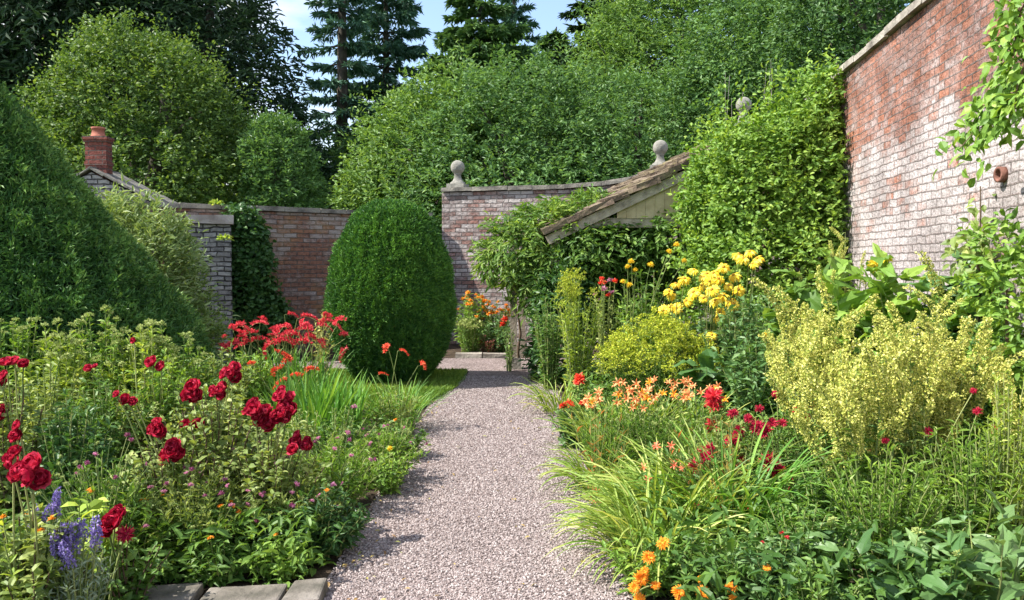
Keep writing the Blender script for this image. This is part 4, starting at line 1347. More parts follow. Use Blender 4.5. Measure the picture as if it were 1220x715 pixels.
for k, (px, py, lb) in enumerate([(258, 243, 'small tuft of yellow-green leaves growing on the coping above the buttress'), (268, 284, 'small yellow-green tuft growing from the face of the stone buttress')]):
    d = 13.45 if k == 0 else 12.66
    p = at(px, py, d)
    g = np.random.default_rng(70 + k); r = thing('stonecrop', lb, 'plant', p - np.array([0, 0, .05]), 'tufts growing on the stonework')
    mb = MB(); n = 70
    u = nrm(g.normal(0, 1, (n, 3))); u[:, 2] = abs(u[:, 2])
    leaves(mb, g, u * .05 * np.array([1.6, .7, 1]) + np.array([0, 0, .02]), u, UP + g.normal(0, .5, (n, 3)), .06, .03, OVAL); mb.build('foliage', G['lime'], r)


# ================================================================== FLOWER BEDS
def HT(py, d):
    return EYE + (310 - py) / 1000.0 * d


GL_T = 'tall yellow-green plants in front of the conical yew'
for k, (px, py, d, r, lb) in enumerate([
        (14, 380, 6.3, .30, 'tall yellow-green plant with pale flower clusters at the left edge, below the conical yew'),
        (70, 388, 6.1, .28, 'tall yellow-green plant with pale clusters, next after the one at the left edge'),
        (118, 372, 6.5, .28, 'tallest yellow-green plant, its pale clusters standing before the conical yew'),
        (165, 384, 6.4, .26, 'tall yellow-green plant with pale clusters in front of the grey-green shrub'),
        (205, 388, 6.7, .28, 'tall yellow-green plant with buff clusters, nearest the stone buttress')]):
    perennial('tall_perennial', lb, 'plant', px, d, HT(py, d) - .02, r, 34, 44, .085, .030, 'lime' if k % 2 else 'fresh', 100 + k, OVAL, .5, .1, .28, UMB, 30, .62, GL_T, hz=.02)
for k, (px, py, d, h_, r, col, lb) in enumerate([
        (258, 408, 7.6, 0, .36, 'olive', 'bushy olive-green plant at the foot of the stone buttress'),
        (300, 420, 8.2, 0, .34, 'fresh', 'light green leafy plant just left of the crimson sprays'),
        (225, 420, 7.4, 0, .34, 'mid', 'mid green leafy plant between the buttress and the tall yellow-green plants'),
        (190, 425, 5.9, 0, .33, 'fresh', 'fine-leaved light green plant behind the deep red roses'),
        (50, 425, 5.6, 0, .36, 'olive', 'fine-leaved olive plant near the left edge below the tall yellow-green plants'),
        (115, 440, 5.4, 0, .34, 'mid', 'bushy green plant with small leaves, below the tallest yellow-green plant'),
        (75, 478, 4.7, 0, .28, 'deep', 'darker green leafy patch near the left edge'),
        (260, 455, 6.3, 0, .36, 'olive', 'twiggy olive plant behind the pair of red roses')]):
    perennial('leafy_perennial', lb, 'plant', px, d, HT(py, d), r, 42, 44, .078, .030, col, 120 + k, OVAL, .35, .08, .4, group='leafy plants of the left bed')


def rose_bush(label, px, d, h, r, blooms, seed, col='olive', ns=26, sizes=None, dark=None):
    g = np.random.default_rng(seed)
    root = perennial('rose_bush', label, 'rose bush', px, d, h, r, ns + 10, 44, .066, .038, col, seed, OVAL, .25, .1, .35, group='rose bushes of the left bed', smat=STEMB)
    pts, sz, lead = [], [], []
    for (bx, by, bs) in blooms:
        dd = d - r * .35 + g.normal(0, .05)
        if bs < 17:
            pts.append(at(bx, by, dd)); sz.append(bs / FPX * dd * .9); lead.append(-1); continue
        for q in range(4 if bs < 36 else 5):                       # a truss of smaller blooms
            lead.append(-1 if q == 0 else len(pts) - q)
            a_ = q * 2.2 + g.uniform(0, 1); rr = bs * (.27 if q else 0)
            pts.append(at(bx + rr * math.cos(a_), by + rr * math.sin(a_), dd - (.02 if q == 0 else 0) + g.normal(0, .012))); sz.append(bs / FPX * dd * g.uniform(.5, .66))
    to_blooms(root, pts, ROSE, sz, g, (-.25, -.75, .55), .3, STEM, .0035, lead)
    return root


rose_bush('rose bush with three large deep red blooms below the crimson sprays', 252, 4.9, .86, .36, [(232, 469, 27), (263, 466, 23), (276, 444, 24), (236, 506, 14), (221, 507, 13)], 141)
rose_bush('rose bush with the biggest cluster of deep red blooms, left of the iris leaves', 318, 4.7, .62, .34, [(304, 490, 26), (318, 499, 26), (338, 472, 22), (344, 484, 26), (336, 494, 24), (355, 524, 18), (366, 530, 18), (350, 536, 15)], 142)
rose_bush('rose bush with a pair of dark red blooms one above the other', 200, 4.5, .68, .34, [(190, 512, 25), (206, 539, 28), (199, 552, 16), (151, 477, 14), (159, 478, 11), (140, 470, 9)], 143)
rose_bush('rose bush with small red clusters below the tall yellow-green plants', 178, 5.8, .80, .34, [(183, 432, 15), (193, 437, 13), (178, 431, 10), (160, 406, 8), (105, 440, 10), (114, 437, 7)], 144)
rose_bush('rose bush with one huge crimson bloom at the lower left edge', 30, 3.3, .60, .26, [(38, 566, 42), (16, 545, 22), (20, 520, 16), (22, 507, 13), (14, 555, 16)], 145, ns=18)
rose_bush('rose bush with red clusters cut by the left edge', 8, 4.8, .92, .3, [(8, 434, 16), (18, 432, 14), (28, 434, 12), (3, 452, 20), (0, 493, 20)], 146)
g = np.random.default_rng(147)
r_ = perennial('rose_bush', 'low rose bush with one fading maroon and buff bloom above the edging stones', 'rose bush', 140, 3.75, .36, .2, 14, 18, .06, .036, 'mid', 147, OVAL, .25, .1, .35, group='rose bushes of the left bed', smat=STEMB)
to_blooms(r_, [at(137, 624, 3.6), at(150, 636, 3.6), at(128, 630, 3.6), at(142, 614, 3.62)], [ROSE[0], ROSE[1], MONA[0], ROSE[2]], [.085, .08, .06, .07], g, (-.2, -.8, .5), .3)

# button flowers: loose grey-green mounds with thin stems
for k, (px, py, d, r, nb, col, lb) in enumerate([
        (300, 535, 4.75, .36, 20, 'olive', 'loose mound of thin stems with mauve button flowers below the biggest rose cluster'),
        (395, 520, 5.3, .36, 20, 'fresh', 'airy light green mound with mauve buttons beside the gravel'),
        (455, 510, 6.0, .32, 9, 'fresh', 'airy light green mound at the path edge below the sword-leaved clump'),
        (225, 560, 4.35, .32, 15, 'olive', 'loose twiggy mound with green seed heads below the pair of dark red roses'),
        (115, 535, 4.2, .34, 10, 'mid', 'loose green mound with pale seed heads near the huge crimson bloom'),
        (345, 565, 4.6, .30, 14, 'olive', 'loose mound with pink and mauve buttons above the dark leafy mound')]):
    g = np.random.default_rng(160 + k)
    h = HT(py, d)
    root = perennial('scabious', lb, 'plant', px, d, h * .9, r, 64, 34, .062, .016, col, 160 + k, DIA, .5, .08, .4, group='button-flowered mounds of the left bed')
    pts = []
    for i in range(nb + 26):
        a, q = g.uniform(0, 6.28), r * 1.05 * math.sqrt(g.uniform())
        pts.append(np.array([X(px, d) + q * math.cos(a), d + q * math.sin(a), h * (1.05 - .35 * (q / r) ** 2) * g.uniform(.82, 1.08)]))
    to_blooms(root, pts[:nb], SCAB, g.uniform(.028, .045, nb), g, None, .4, STEM, .0016)
    to_blooms(root, pts[nb:], [SEED], g.uniform(.022, .034, 26), g, None, .4, STEM, .0016)

for k, (px, py, d, r, nf, lb) in enumerate([
        (180, 600, 4.25, .24, 3, 'bright green plant with long blunt leaves behind the left edging slab'),
        (238, 606, 4.3, .24, 3, 'bright green plant with orange daisies behind the middle edging slab'),
        (290, 615, 4.45, .22, 3, 'pale green plant with orange daisies left of the dark leafy mound'),
        (215, 592, 4.7, .24, 4, 'green plant with a row of orange-yellow daisies below the loose twiggy mound'),
        (130, 585, 4.1, .22, 1, 'green plant with a single orange daisy near the huge crimson bloom')]):
    perennial('marigold', lb, 'marigold', px, d, HT(py, d), r, 26, 16, .085, .028, 'fresh' if k % 2 == 0 else 'mid', 180 + k, OVAL, .35, .1, .4, CALE, nf, .034, 'marigolds of the left bed', .35, hz=.02)
perennial('leafy_mound', 'dark green rounded mound of cut leaves at the gravel corner', 'plant', 372, 4.5, HT(585, 4.5) + .02, .31, 60, 26, .075, .022, 'deep', 190, OVAL, .1, .15, .55, CALE, 1, .03, None, .3, .5, br=.5)
perennial('broad_leaf_plant', 'low lime green plant with broad leaves beside the blue-spiked plant', 'plant', 100, 3.85, HT(592, 3.85), .2, 14, 9, .11, .075, 'lime', 191, OVAL, .15, .2, .4, group=None)
perennial('peach_perennial', 'pale leafy plant with a few peach flowers in the lower left corner', 'plant', 22, 3.25, HT(615, 3.25), .2, 22, 20, .06, .022, 'lime', 192, OVAL, .3, .1, .4, [FARO], 4, .03, None)
perennial('leafy_perennial', 'low green plant between the peach flowers and the blue-spiked plant', 'plant', 45, 3.6, .42, .22, 24, 20, .06, .024, 'mid', 193, OVAL, .3, .1, .4)
for k, (px, d, h, r, lb) in enumerate([(165, 4.1, .24, .17, 'low bright plant overhanging the left edging slab'), (255, 4.1, .22, .17, 'low bright plant overhanging the middle edging slab'), (322, 4.15, .20, .15, 'low plant overhanging the short edging stone at the gravel corner')]):
    perennial('marigold', lb, 'marigold', px, d, h, r, 26, 14, .075, .028, 'fresh' if k != 1 else 'mid', 197 + k, OVAL, .15, .1, .5, CALE, 1, .032, 'marigolds of the left bed', .35, hz=.02)
for k, (px, d, py, ns, lb) in enumerate([(84, 3.3, 628, 10, 'silvery plant with violet-blue flower spikes in front of the edging slabs'), (48, 3.45, 600, 5, 'smaller silvery plant with violet-blue spikes close to the huge crimson bloom')]):
    perennial('lavender', lb, 'lavender', px, d, HT(py, d) - .06, .15, 34, 26, .05, .009, 'grey', 195 + k, DIA, .6, .05, .3, LAVS, ns, .8, 'blue-spiked plants', .2, hz=-.02)

# crimson sprays in front of the low wall
for k, (px, d, py, n, lb) in enumerate([
        (296, 9.1, 388, 16, 'sword-leaved plant with crimson sprays nearest the stone buttress'),
        (338, 9.3, 380, 20, 'sword-leaved plant with crimson sprays, middle one of the group before the low wall'),
        (366, 9.0, 386, 15, 'sword-leaved plant with crimson sprays touching the egg-shaped topiary'),
        (330, 7.9, 428, 7, 'shorter sword-leaved plant with scarlet sprays, in front of the crimson ones')]):
    h = HT(py, d)
    r_, g = clump('montbretia', lb, 'montbretia', px, d, 80, h * .74, .022, 'sword', 210 + k, (1.15, 1.5), (.2, 1.0), .22, 'sword-leaved plants with red sprays')
    pts = [np.array([X(px, d) + g.normal(0, .21), d + g.normal(-.05, .18), h * g.uniform(.70, 1.05)]) for _ in range(n)]
    to_blooms(r_, pts, SPRAY if k < 3 else SPRAYS, g.uniform(.6, 1.05, n), g, None, .35, STEM, .003)
r_, g = clump('iris_clump', 'fresh green clump of upright sword leaves behind the biggest rose cluster', 'iris', 398, 7.3, 100, .62, .026, 'sword', 215, (1.25, 1.54), (.0, .5), .24)
clump('iris_clump', 'smaller clump of sword leaves left of the fresh green one', 'iris', 366, 7.0, 70, .72, .03, 'sword', 216, (1.15, 1.5), (.1, .7), .2)
r_, g = clump('path_side_clump', 'spiky clump with three red flowers where the lawn meets the gravel', 'plant', 472, 7.9, 110, .58, .013, 'sword', 217, (.75, 1.5), (.3, 1.1), .16)
to_blooms(r_, [at(463, 416, 7.8), at(498, 436, 7.8), at(474, 418, 7.9), at(449, 448, 7.9)], [SPRAYS[0]], [.8, .8, .5, .5], g, None, .3, STEM, .003)
perennial('leafy_perennial', 'grey-green leafy plant around the spiky path-side clump', 'plant', 470, 7.6, .42, .3, 34, 20, .07, .02, 'olive', 218, OVAL, .5, .1, .4)
perennial('leafy_perennial', 'dark low plant at the gravel edge below the spiky clump', 'plant', 478, 6.7, .34, .22, 30, 20, .055, .026, 'mid', 219, OVAL, .2, .1, .5, [FARO], 1, .03)
perennial('leafy_perennial', 'low green plant with a yellow button where the left bed bulges over the gravel', 'plant', 462, 5.7, .30, .2, 28, 20, .05, .022, 'fresh', 220, OVAL, .2, .1, .5, [YBALL], 1, .045)
perennial('leafy_perennial', 'leafy plant with a pink flower in front of the sword leaves', 'plant', 400, 6.2, .52, .32, 36, 24, .06, .022, 'mid', 221, OVAL, .3, .1, .4, [SCAB[1]], 1, .06)
perennial('leafy_perennial', 'mid green plant filling between the biggest rose cluster and the sword leaves', 'plant', 355, 5.9, .55, .34, 36, 24, .065, .02, 'olive', 222, OVAL, .3, .1, .4)
perennial('wispy_plant', 'straw-coloured wispy plant against the left flank of the egg-shaped topiary', 'plant', 384, 10.4, HT(352, 10.4) - .25, .16, 12, 14, .09, .03, 'straw', 223, OVAL, .5, .3, .3)

# far bed behind the gravel
perennial('orange_lily', 'taller orange-flowered plant in the far bed, nearest the egg-shaped topiary', 'lily', 560, 14.5, HT(350, 14.5), .44, 40, 26, .14, .03, 'fresh', 230, OVAL, .4, .1, .3, [FARO], 60, .085, 'orange lilies of the far bed')
perennial('orange_lily', 'second, lower orange-flowered plant in the far bed, nearer the pergola post', 'lily', 590, 14.6, HT(362, 14.6), .34, 30, 26, .13, .03, 'mid', 235, OVAL, .4, .1, .3, [FARO], 26, .08, 'orange lilies of the far bed')
perennial('leafy_perennial', 'grey-green leafy plant below the orange lilies in the far bed', 'plant', 592, 14.05, HT(378, 14), .34, 34, 22, .11, .04, 'blue', 231, OVAL, .3, .1, .4)
perennial('leafy_perennial', 'low pale plant with whitish flowers at the far end of the gravel', 'plant', 562, 14.05, .62, .36, 26, 20, .09, .03, 'mid', 232, OVAL, .3, .1, .4, UMB, 14, 1.3)
perennial('leafy_perennial', 'low dull purple-leaved plant beside the pergola post', 'plant', 582, 13.95, .36, .24, 24, 18, .07, .03, 'darkred', 233, OVAL, .3, .1, .4)
perennial('red_flowered_plant', 'slim plant with two scarlet flowers at the pergola post', 'plant', 607, 12.0, HT(382, 12), .12, 8, 12, .08, .03, 'mid', 234, OVAL, .4, .1, .2, GERA, 2, .11)

# ------------------------------------------------------------------ right bed, far to near
perennial('lime_perennial', 'upright lime-yellow leafy plant left of the goldenrod mound, by the shelter', 'plant', 688, 9.5, HT(340, 9.5), .27, 34, 40, .10, .022, 'lime', 240, OVAL, .75, .05, .2, [PLUM[0]], 14, .8, hz=-.02)
perennial('leafy_perennial', 'green leafy plant between the lime-yellow plant and the shelter', 'plant', 655, 10.3, HT(352, 10.3), .26, 26, 30, .09, .034, 'mid', 241, OVAL, .4, .1, .3)
r_ = perennial('salmon_flowered_plant', 'tall thin plant with salmon pink flowers behind the goldenrod mound', 'plant', 722, 10.0, HT(330, 10), .22, 20, 26, .09, .026, 'olive', 242, OVAL, .4, .1, .3, [GERA[0], SCAB[1]], 10, .085)
perennial('leafy_perennial', 'mid green leafy plant with pointed leaves before the shaded wisteria', 'plant', 775, 9.6, HT(322, 9.6), .38, 36, 32, .13, .05, 'mid', 243, OVAL, .35, .1, .35)
r_, g = None, np.random.default_rng(244)
r_ = perennial('yellow_spire_plant', 'slender plant with yellow spires in front of the tiled shelter', 'plant', 752, 9.3, HT(335, 9.3), .18, 14, 22, .10, .035, 'fresh', 244, OVAL, .5, .1, .2)
to_blooms(r_, [at(748, 318, 9.2), at(752, 312, 9.2), at(757, 322, 9.2), at(742, 336, 9.2), at(750, 340, 9.2), at(775, 316, 9.2), at(797, 300, 9.2), at(815, 311, 9.2), at(806, 292, 9.2)], [YBALL], [.07, .08, .07, .07, .08, .085, .075, .07, .08], g, None, .4)
g = np.random.default_rng(245)
r_ = perennial('goldenrod', 'rounded mound of feathery yellow-green plumes in the right bed', 'goldenrod', 784, 8.5, HT(392, 8.5), .57, 78, 34, .10, .014, 'mid', 245, OVAL, .55, .05, .5, PLUM, 74, 1.1, None, .35, hz=-.03)

RG = 'tall yellow daisies of the right bed'
RB = [(815, 332), (826, 322), (836, 340), (842, 326), (848, 345), (856, 332), (862, 318), (868, 340), (874, 328), (880, 345), (852, 358), (838, 355), (826, 348), (862, 352), (870, 357), (845, 335), (885, 308), (893, 300), (902, 308), (880, 303), (897, 314), (800, 352), (797, 347), (805, 338), (798, 366), (806, 367), (858, 372), (855, 378), (874, 362), (848, 399), (790, 370), (818, 358), (838, 330), (850, 325)]
for k, (px, d, sl_, lb) in enumerate([(806, 8.9, [r for r in RB if r[0] < 822], 'tall daisy plant with drooping yellow petals on its left side, above the goldenrod'),
                                     (848, 8.7, [r for r in RB if 822 <= r[0] < 866], 'tall daisy plant with the thickest cluster of drooping yellow blooms'),
                                     (884, 8.8, [r for r in RB if r[0] >= 866], 'tall daisy plant with yellow blooms reaching highest, beside the leafy climber')]):
    g = np.random.default_rng(250 + k)
    r_ = perennial('coneflower', lb, 'daisy plant', px, d, HT(365, d), .30, 20, 18, .20, .08, 'blue' if k else 'mid', 250 + k, OVAL, .2, .1, .3, group=RG)
    to_blooms(r_, [at(x, y, d - .2 + g.normal(0, .12)) for x, y in sl_], RUDB, g.uniform(.115, .165, len(sl_)), g, (-.3, -.55, .7), .4, STEM, .004)
for k, (px, py, d, r, lb) in enumerate([
        (888, 352, 8.0, .40, 'bluish green leafy mass under the yellow daisies'),
        (930, 345, 7.7, .40, 'bluish green leafy mass between the yellow daisies and the pale yellow spires'),
        (905, 400, 7.0, .38, 'lower bluish green leafy mass behind the single yellow pompon')]):
    perennial('leafy_bush', lb, 'plant', px, d, HT(py, d), r, 40, 34, .12, .045, 'blue', 256 + k, OVAL, .1, .06, .3, [YBALL], 1 if k == 2 else 0, .075, 'bluish green leafy masses')
perennial('broad_leaf_plant', 'low plant with big rounded leaves at the foot of the yellow daisies', 'plant', 850, 7.7, HT(418, 7.7), .25, 7, 4, .27, .20, 'deep', 259, HEART, .2, .5, .3)

BG_ = 'giant-leaved plants along the right wall'
for k, (px, d, py, r, nf, lb) in enumerate([
        (978, 7.3, 318, .40, 1, 'giant-leaved plant nearest the leafy climber'),
        (1035, 6.9, 292, .42, 2, 'giant-leaved plant reaching highest against the whitewashed wall'),
        (1092, 6.5, 306, .40, 0, 'giant-leaved plant behind the middle of the pale yellow spires'),
        (1148, 6.1, 322, .38, 0, 'giant-leaved plant below the thin trained shrub'),
        (1205, 5.9, 334, .38, 0, 'giant-leaved plant at the right edge')]):
    perennial('giant_leaf_plant', lb, 'plant', px, d, HT(py, d), r, 15, 12, .27, .16, 'fresh' if k in (1, 2) else ('mid' if k == 0 else 'blue'), 260 + k, HEART, .25, .12, .3, RUDB, nf, .13, BG_, .4, .35, tip=.85)
for k, (px, py, d, lb) in enumerate([(1010, 268, 7.6, 'slim pale plant with yellow-green flower heads by the shaded end of the right wall'), (985, 295, 7.2, 'slim arching plant with small yellow clusters left of the giant leaves')]):
    perennial('slim_perennial', lb, 'plant', px, d, HT(py, d), .18, 12, 30, .07, .03, 'olive', 266 + k, OVAL, .4, .1, .3, [VERB[0], VERB[1]], 8, .55, 'slim plants by the right wall', hz=-.1)

VG = 'tall pale yellow spires of the right bed'
for k, (px, d, py, n, lb) in enumerate([
        (955, 5.5, 372, 8, 'pale yellow spires, leftmost and standing close to the bluish leaves'),
        (990, 5.1, 378, 9, 'pale yellow spires leaning right, second from the left'),
        (1012, 4.8, 428, 9, 'deep yellow low spires above the big grey-green leaves'),
        (1058, 5.0, 392, 9, 'pale yellow spires in the middle, under the giant leaves'),
        (1085, 4.7, 410, 9, 'greenish yellow spires right of the middle'),
        (1122, 5.0, 400, 9, 'pale greenish spires below the giant-leaved plant of the trained shrub'),
        (1160, 4.8, 422, 8, 'greenish fading spires toward the right edge'),
        (1040, 4.4, 455, 9, 'low pale yellow spires nearest the camera'),
        (1105, 5.5, 335, 3, 'single tall greenish yellow spire rising among the giant leaves')]):
    g = np.random.default_rng(270 + k)
    h = HT(py, d)
    root = thing('mullein', lb, 'plant', (X(px, d), d, 0), VG)
    P = stem_paths(g, n, h - .08, .30, .3, 7, .3, .16)
    st, fo = MB(), MB()
    st.tubes(P, np.repeat(np.linspace(.009, .004, 7)[None], n, 0), 5, g.uniform(0, 1, n))
    leafy(fo, g, P, 26, .12, .042, OVAL, .3, .3, .1, .5)
    finish(root, st, fo, STEM, G['mid'])
    for i in range(n):
        for q in range(4 if k != 8 else 8):
            t = 1 - (.085 if k == 8 else .105) * q
            p = along(P[i:i + 1], np.array([[t]]))[0, 0]
            a = q * 2.4 + g.uniform(0, .6)
            if q == 0: bloom(VERB[g.integers(0, 4)], root, p, g.uniform(.8, 1.1), .25, g)
            else: bloom(VERB[g.integers(0, 4)], root, p, g.uniform(.55, .9), 0, g, (math.cos(a) * .42, math.sin(a) * .42, .9))
perennial('ferny_plant', 'bright lime ferny plant at the right edge beside the fading spires', 'plant', 1205, 4.2, HT(455, 4.2), .2, 30, 40, .06, .011, 'lime', 285, DIA, .6, .1, .25)
perennial('ferny_plant', 'green ferny plant under the fading spires by the right edge', 'plant', 1165, 4.2, HT(510, 4.2), .3, 36, 32, .08, .012, 'fresh', 286, DIA, .5, .1, .3)
perennial('ferny_plant', 'light green feathery plant below the middle spires, above the big grey-green leaves', 'plant', 1060, 4.1, HT(535, 4.1), .3, 40, 34, .075, .011, 'fresh', 287, DIA, .55, .1, .3)
for k, (px, d, py, lb) in enumerate([(1005, 3.75, 618, 'big grey-green leaves low under the deep yellow spires'), (1070, 3.6, 630, 'big grey-green leaves in the middle of the lower right corner'), (1135, 3.5, 640, 'big dark grey-green leaves near the lower right corner'), (1195, 3.45, 590, 'big leaves cut by the right edge of the lower right corner')]):
    perennial('comfrey', lb, 'plant', px, d, HT(py, d), .26, 8, 8, .22, .095, 'blue', 290 + k, BIGL, .1, .1, .35, UMB, 1, .5, 'big-leaved plants of the lower right corner', .4, .4, tip=.6)
for k, (px, d, py, r, col, lb) in enumerate([
        (990, 4.4, 560, .3, 'mid', 'fine-leaved green plant behind the big grey-green leaves'),
        (1090, 4.2, 560, .34, 'mid', 'fine-leaved green plant filling under the spires'),
        (960, 3.9, 600, .28, 'mid', 'small-leaved green plant between the strap leaves and the big grey-green leaves'),
        (930, 3.7, 645, .24, 'blue', 'low small-leaved plant with red buds at the bottom of the right bed'),
        (985, 3.4, 680, .2, 'mid', 'low green plant at the very bottom under the big leaves'),
        (1010, 6.0, 470, .4, 'mid', 'green leafy plant behind the pale yellow spires'),
        (1110, 5.7, 440, .4, 'deep', 'dark leafy plant between the giant leaves and the spires'),
        (950, 5.8, 470, .34, 'fresh', 'light green plant at the foot of the leftmost spires')]):
    perennial('leafy_perennial', lb, 'plant', px, d, HT(py, d), r, 36, 28, .065, .024, col, 300 + k, OVAL, .3, .06, .35, MONR if k == 3 else None, 3 if k == 3 else 0, .022, 'leafy plants of the right bed')

MG = 'ragged red flowers of the right bed'
for k, (px, d, h, r, fl, lb) in enumerate([
        (850, 6.1, .66, .26, [(850, 473, 21), (851, 484, 20), (850, 509, 19)], 'plant with three bright crimson ragged blooms one above another'),
        (878, 5.5, .62, .28, [(872, 527, 15), (881, 514, 12), (885, 552, 15), (900, 510, 11), (873, 493, 10), (838, 540, 12), (892, 500, 10)], 'plant with many small magenta-red ragged blooms right of the bright crimson ones'),
        (922, 5.2, .58, .28, [(917, 551, 18), (926, 562, 15), (938, 568, 14), (912, 515, 14), (903, 508, 12), (920, 505, 10), (932, 505, 9), (905, 487, 8), (926, 470, 9)], 'plant with large magenta blooms above the strap leaves'),
        (840, 5.1, .56, .22, [(829, 556, 15), (842, 545, 13), (846, 533, 9)], 'plant with two magenta blooms left of the strap leaves'),
        (968, 5.3, .72, .26, [(955, 500, 10), (965, 484, 9), (948, 490, 8), (963, 498, 8), (1040, 538, 10), (975, 545, 8)], 'plant with small crimson blooms under the leftmost spires'),
        (1105, 4.5, .78, .22, [(1106, 515, 9), (1055, 525, 7), (1165, 490, 8), (1185, 512, 8), (1160, 466, 6), (1108, 657, 8)], 'plant with a few tiny red blooms among the greenish spires')]):
    g = np.random.default_rng(320 + k)
    r_ = perennial('bee_balm', lb, 'plant', px, d, h, r, 28, 24, .07, .022, 'olive' if k % 2 else 'mid', 320 + k, OVAL, .3, .08, .35, group=MG)
    to_blooms(r_, [at(x, y, d - r * .4) for x, y, _ in fl], MONR if k in (0, 4) else MONA, [s / FPX * d * (1.15 if k == 0 else 1.4) for _, _, s in fl], g, (-.3, -.6, .6), .4, STEM, .0035)

# day lilies
for k, (px, d, py, n, nf, lb) in enumerate([
        (735, 6.7, 468, 120, 22, 'day lily clump with peach blooms nearest the gravel'),
        (775, 6.9, 458, 120, 26, 'day lily clump with the thickest row of peach-orange blooms'),
        (815, 7.0, 458, 100, 18, 'day lily clump with peach blooms under the big rounded leaves')]):
    h = HT(py, d)
    r_, g = clump('day_lily', lb, 'day lily', px, d, n, h * 1.08, .022, 'strap', 340 + k, (.9, 1.5), (.4, 1.7), .26, 'day lilies behind the feathery green plants')
    pts = [np.array([X(px, d) + g.uniform(-.3, .3), d + g.normal(-.1, .1), h * g.uniform(.80, 1.07)]) for _ in range(nf)]
    to_blooms(r_, pts, LILY[:2] + [LILY[0], LILY[2]], g.uniform(.085, .125, nf), g, (-.3, -.6, .5), .5, STEM, .004)
for k, (px, d, py, lb) in enumerate([(730, 6.0, 488, 'feathery green seed-headed plant beside the gravel, below the peach day lilies'), (778, 5.9, 490, 'feathery green plant in the middle, below the thickest row of day lilies'), (812, 5.8, 496, 'feathery green plant left of the bright crimson ragged blooms')]):
    perennial('feathery_plant', lb, 'plant', px, d, HT(py, d), .29, 64, 30, .065, .010, 'fresh' if k != 1 else 'mid', 345 + k, DIA, .75, .1, .35, [SEED], 18, .03, 'feathery green plants before the day lilies')
for k, (px, d, n, ln, wd, az, col, lb) in enumerate([
        (722, 5.7, 130, .50, .015, PI, 'strap', 'yellowish strap-leaved clump arching over the gravel below the feathery plants'),
        (800, 4.75, 230, .64, .017, PI, 'strap', 'big yellow-green strap-leaved clump spilling over the gravel'),
        (850, 4.9, 200, .70, .017, PI * .9, 'strap', 'strap-leaved clump with rusty old flower stems in the middle of the right bed'),
        (890, 4.7, 120, .74, .022, None, 'sword', 'greener upright strap-leaved clump below the large magenta blooms'),
        (782, 4.3, 210, .58, .015, PI, 'strap', 'low strap-leaved clump nearest the orange daisies at the gravel edge'),
        (668, 8.7, 90, .52, .016, PI, 'strap', 'small grassy clump at the path edge below the lime-yellow plant')]):
    clump('strap_leaf_clump', lb, 'plant', px, d, n, ln, wd, col, 350 + k, (.75, 1.45), (.7, 2.2), .17, 'strap-leaved clumps of the right bed', az)
g = np.random.default_rng(360)
for k, (px, d, pts, lb) in enumerate([
        (838, 4.95, [(800, 532), (784, 533), (767, 558), (773, 572), (783, 534), (815, 558), (805, 556)], 'thin stems with coral-orange blooms rising from the strap leaves'),
        (712, 5.35, [(711, 588), (717, 600), (720, 612), (708, 596)], 'thin stems with rust-coloured blooms hanging over the gravel'),
        (880, 4.8, [(873, 592), (889, 575), (877, 611), (891, 607), (940, 585), (830, 600)], 'thin stems with small dark red blooms over the strap leaves')]):
    r_ = thing('coral_lily', lb, 'lily', (X(px, d), d, 0), 'thin-stemmed lilies of the right bed')
    to_blooms(r_, [at(x, y, d - .22) for x, y in pts], [LILY[3]] if k != 2 else [SPRAYS[0], MONA[0]], [.075 if k != 2 else .045] * len(pts), g, (-.3, -.6, .5), .5, STEM, .0025)
    P = stem_paths(g, 12, .7, .25, .3); fo = MB(); leafy(fo, g, P, 10, .07, .012, DIA, .6); st = MB(); st.tubes(P, np.full((12, 7), .002), 4, .5); finish(r_, st, fo, STEM, G['rust'])
perennial('geranium', 'low plant with scarlet flower heads at the path edge before the day lilies', 'geranium', 682, 7.1, .40, .2, 24, 14, .07, .05, 'blue', 365, OVAL, .1, .1, .4, GERA, 5, .075)
perennial('geranium', 'small plant with a red flower pair by the path, below the lime-yellow plant', 'geranium', 694, 8.2, HT(452, 8.2), .16, 16, 14, .07, .045, 'mid', 366, OVAL, .1, .1, .4, GERA, 2, .12)
for k, (px, d, pts, lb) in enumerate([
        (772, 3.95, [(790, 647, 15), (773, 664, 15), (764, 689, 17), (756, 700, 13), (762, 714, 14), (781, 697, 11), (768, 680, 10)], 'orange daisy plant nearest the gravel at the bottom edge'),
        (822, 3.9, [(809, 705, 16), (838, 706, 16), (834, 690, 8), (812, 712, 14)], 'orange daisy plant in the middle of the bottom edge'),
        (872, 3.85, [(871, 699, 14), (914, 676, 9), (874, 713, 12)], 'orange daisy plant under the greener strap leaves')]):
    g = np.random.default_rng(370 + k)
    r_ = perennial('marigold', lb, 'marigold', px, d, .30, .22, 26, 18, .075, .022, 'mid' if k else 'fresh', 370 + k, OVAL, .35, .08, .4, group='orange daisies of the right bed')
    to_blooms(r_, [at(x, y, d - .3) for x, y, _ in pts], CALE, [s / FPX * d * 1.1 for _, _, s in pts], g, (-.2, -.6, .7), .35)

# low leaves that close the soil between the plants
g = np.random.default_rng(400)


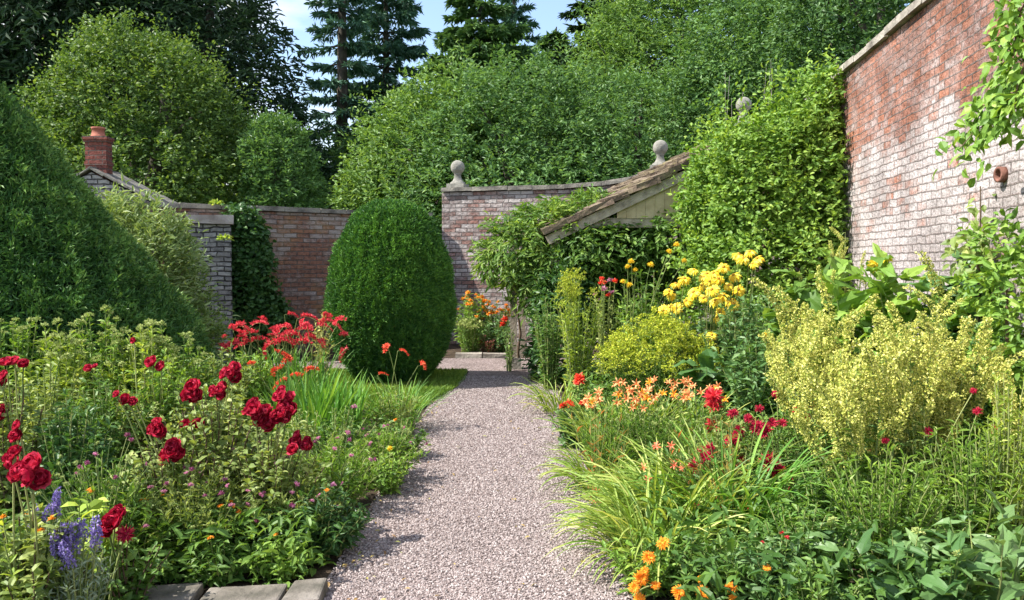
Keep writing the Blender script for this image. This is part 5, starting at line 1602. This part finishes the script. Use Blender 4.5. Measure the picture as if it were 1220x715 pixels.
def undergrowth(label, poly_fn, n, seed, col, hmax):
    g = np.random.default_rng(seed)
    p = poly_fn(g, n)
    k = len(p)
    mb = MB()
    z = g.uniform(.01, 1, k) ** 1.5 * hmax
    az = g.uniform(0, 6.28, k); e = g.normal(.4, .4, k)
    d = np.stack([np.cos(az) * np.cos(e), np.sin(az) * np.cos(e), np.sin(e)], 1)
    lf = lumps(g, 6, 2.5)(np.c_[p, np.zeros(k)])
    leaves(mb, g, np.c_[p, z], d, UP + g.normal(0, .5, (k, 3)), .08, .03, OVAL, np.clip(.45 + .5 * lf + g.normal(0, .15, k), 0, 1))
    o = mb.build('undergrowth', G[col])
    tag(o, label, 'undergrowth', None, 'stuff')


def left_poly(g, n):
    y = np.where(g.uniform(0, 1, n) < .2, g.uniform(4.02, 4.4, n), g.uniform(4.3, 9.2, n)); x = g.uniform(-1, 0, n) * (2.6 + (y - 4.3) * .5) - .98
    m = ~((y > 8.7) & (x > -2.3))
    q = np.hypot(x - X(-52, 8), y - 8) > 2.2
    return np.c_[x, y][m & q]


def right_poly(g, n):
    y = g.uniform(3.3, 11.2, n); x = .72 + g.uniform(0, 1, n) * (2.83 + (y - 1) * .13 - .9)
    return np.c_[x, y]


undergrowth('low green leaves covering the soil of the left bed', left_poly, 11000, 401, 'mid', .28)
undergrowth('low green leaves covering the soil of the right bed', right_poly, 16000, 402, 'mid', .34)

g = np.random.default_rng(410)
n = 320
yy = g.uniform(3.5, 9.5, n); xx = np.where(g.uniform(size=n) < .75, np.where(g.uniform(size=n) < .5, -.92 + abs(g.normal(0, .10, n)), .55 - abs(g.normal(0, .12, n))), g.uniform(-.9, .55, n))
mb = MB()
d_ = np.stack([np.cos(yy * 99), np.sin(yy * 99), g.normal(0, .15, n)], 1)
leaves(mb, g, np.stack([xx, yy, np.full(n, .022)], 1), d_, UP + g.normal(0, .25, (n, 3)), .03, .014, OVAL)
tag(mb.build('leaf_litter', leaf_mat('leaf_fallen', [(.10, .05, .02), (.22, .15, .05), (.16, .18, .05)], .1)), 'scattered fallen leaves and petals along the edges of the gravel', 'leaf litter', None, 'stuff')

g = np.random.default_rng(420)
for px, py, lb in ((866, 92, 'grey dead shoots standing above the wall left of the third stone ball'), (911, 72, 'grey dead shoots standing above the leafy climber')):
    p = at(px, py, 14.9); b = at(px, py + 75, 14.9)
    r_ = thing('dead_shoots', lb, 'plant', (b[0], b[1], 0), 'dead shoots above the wall')
    st = MB()
    for k in range(6):
        q = np.array([g.normal(0, .12), g.normal(0, .05), p[2] * g.uniform(.86, 1.02)])
        t_ = np.linspace(0, 1, 8)[:, None]
        st.tubes((np.array([0, 0, 0]) + (q - 0) * t_ + g.normal(0, .03, (8, 3)) * t_)[None], np.linspace(.012, .004, 8)[None], 4, .5)
    st.build('stems', noisy_mat('dead_wood', [(.16, .15, .13), (.30, .28, .25)], 12), r_)
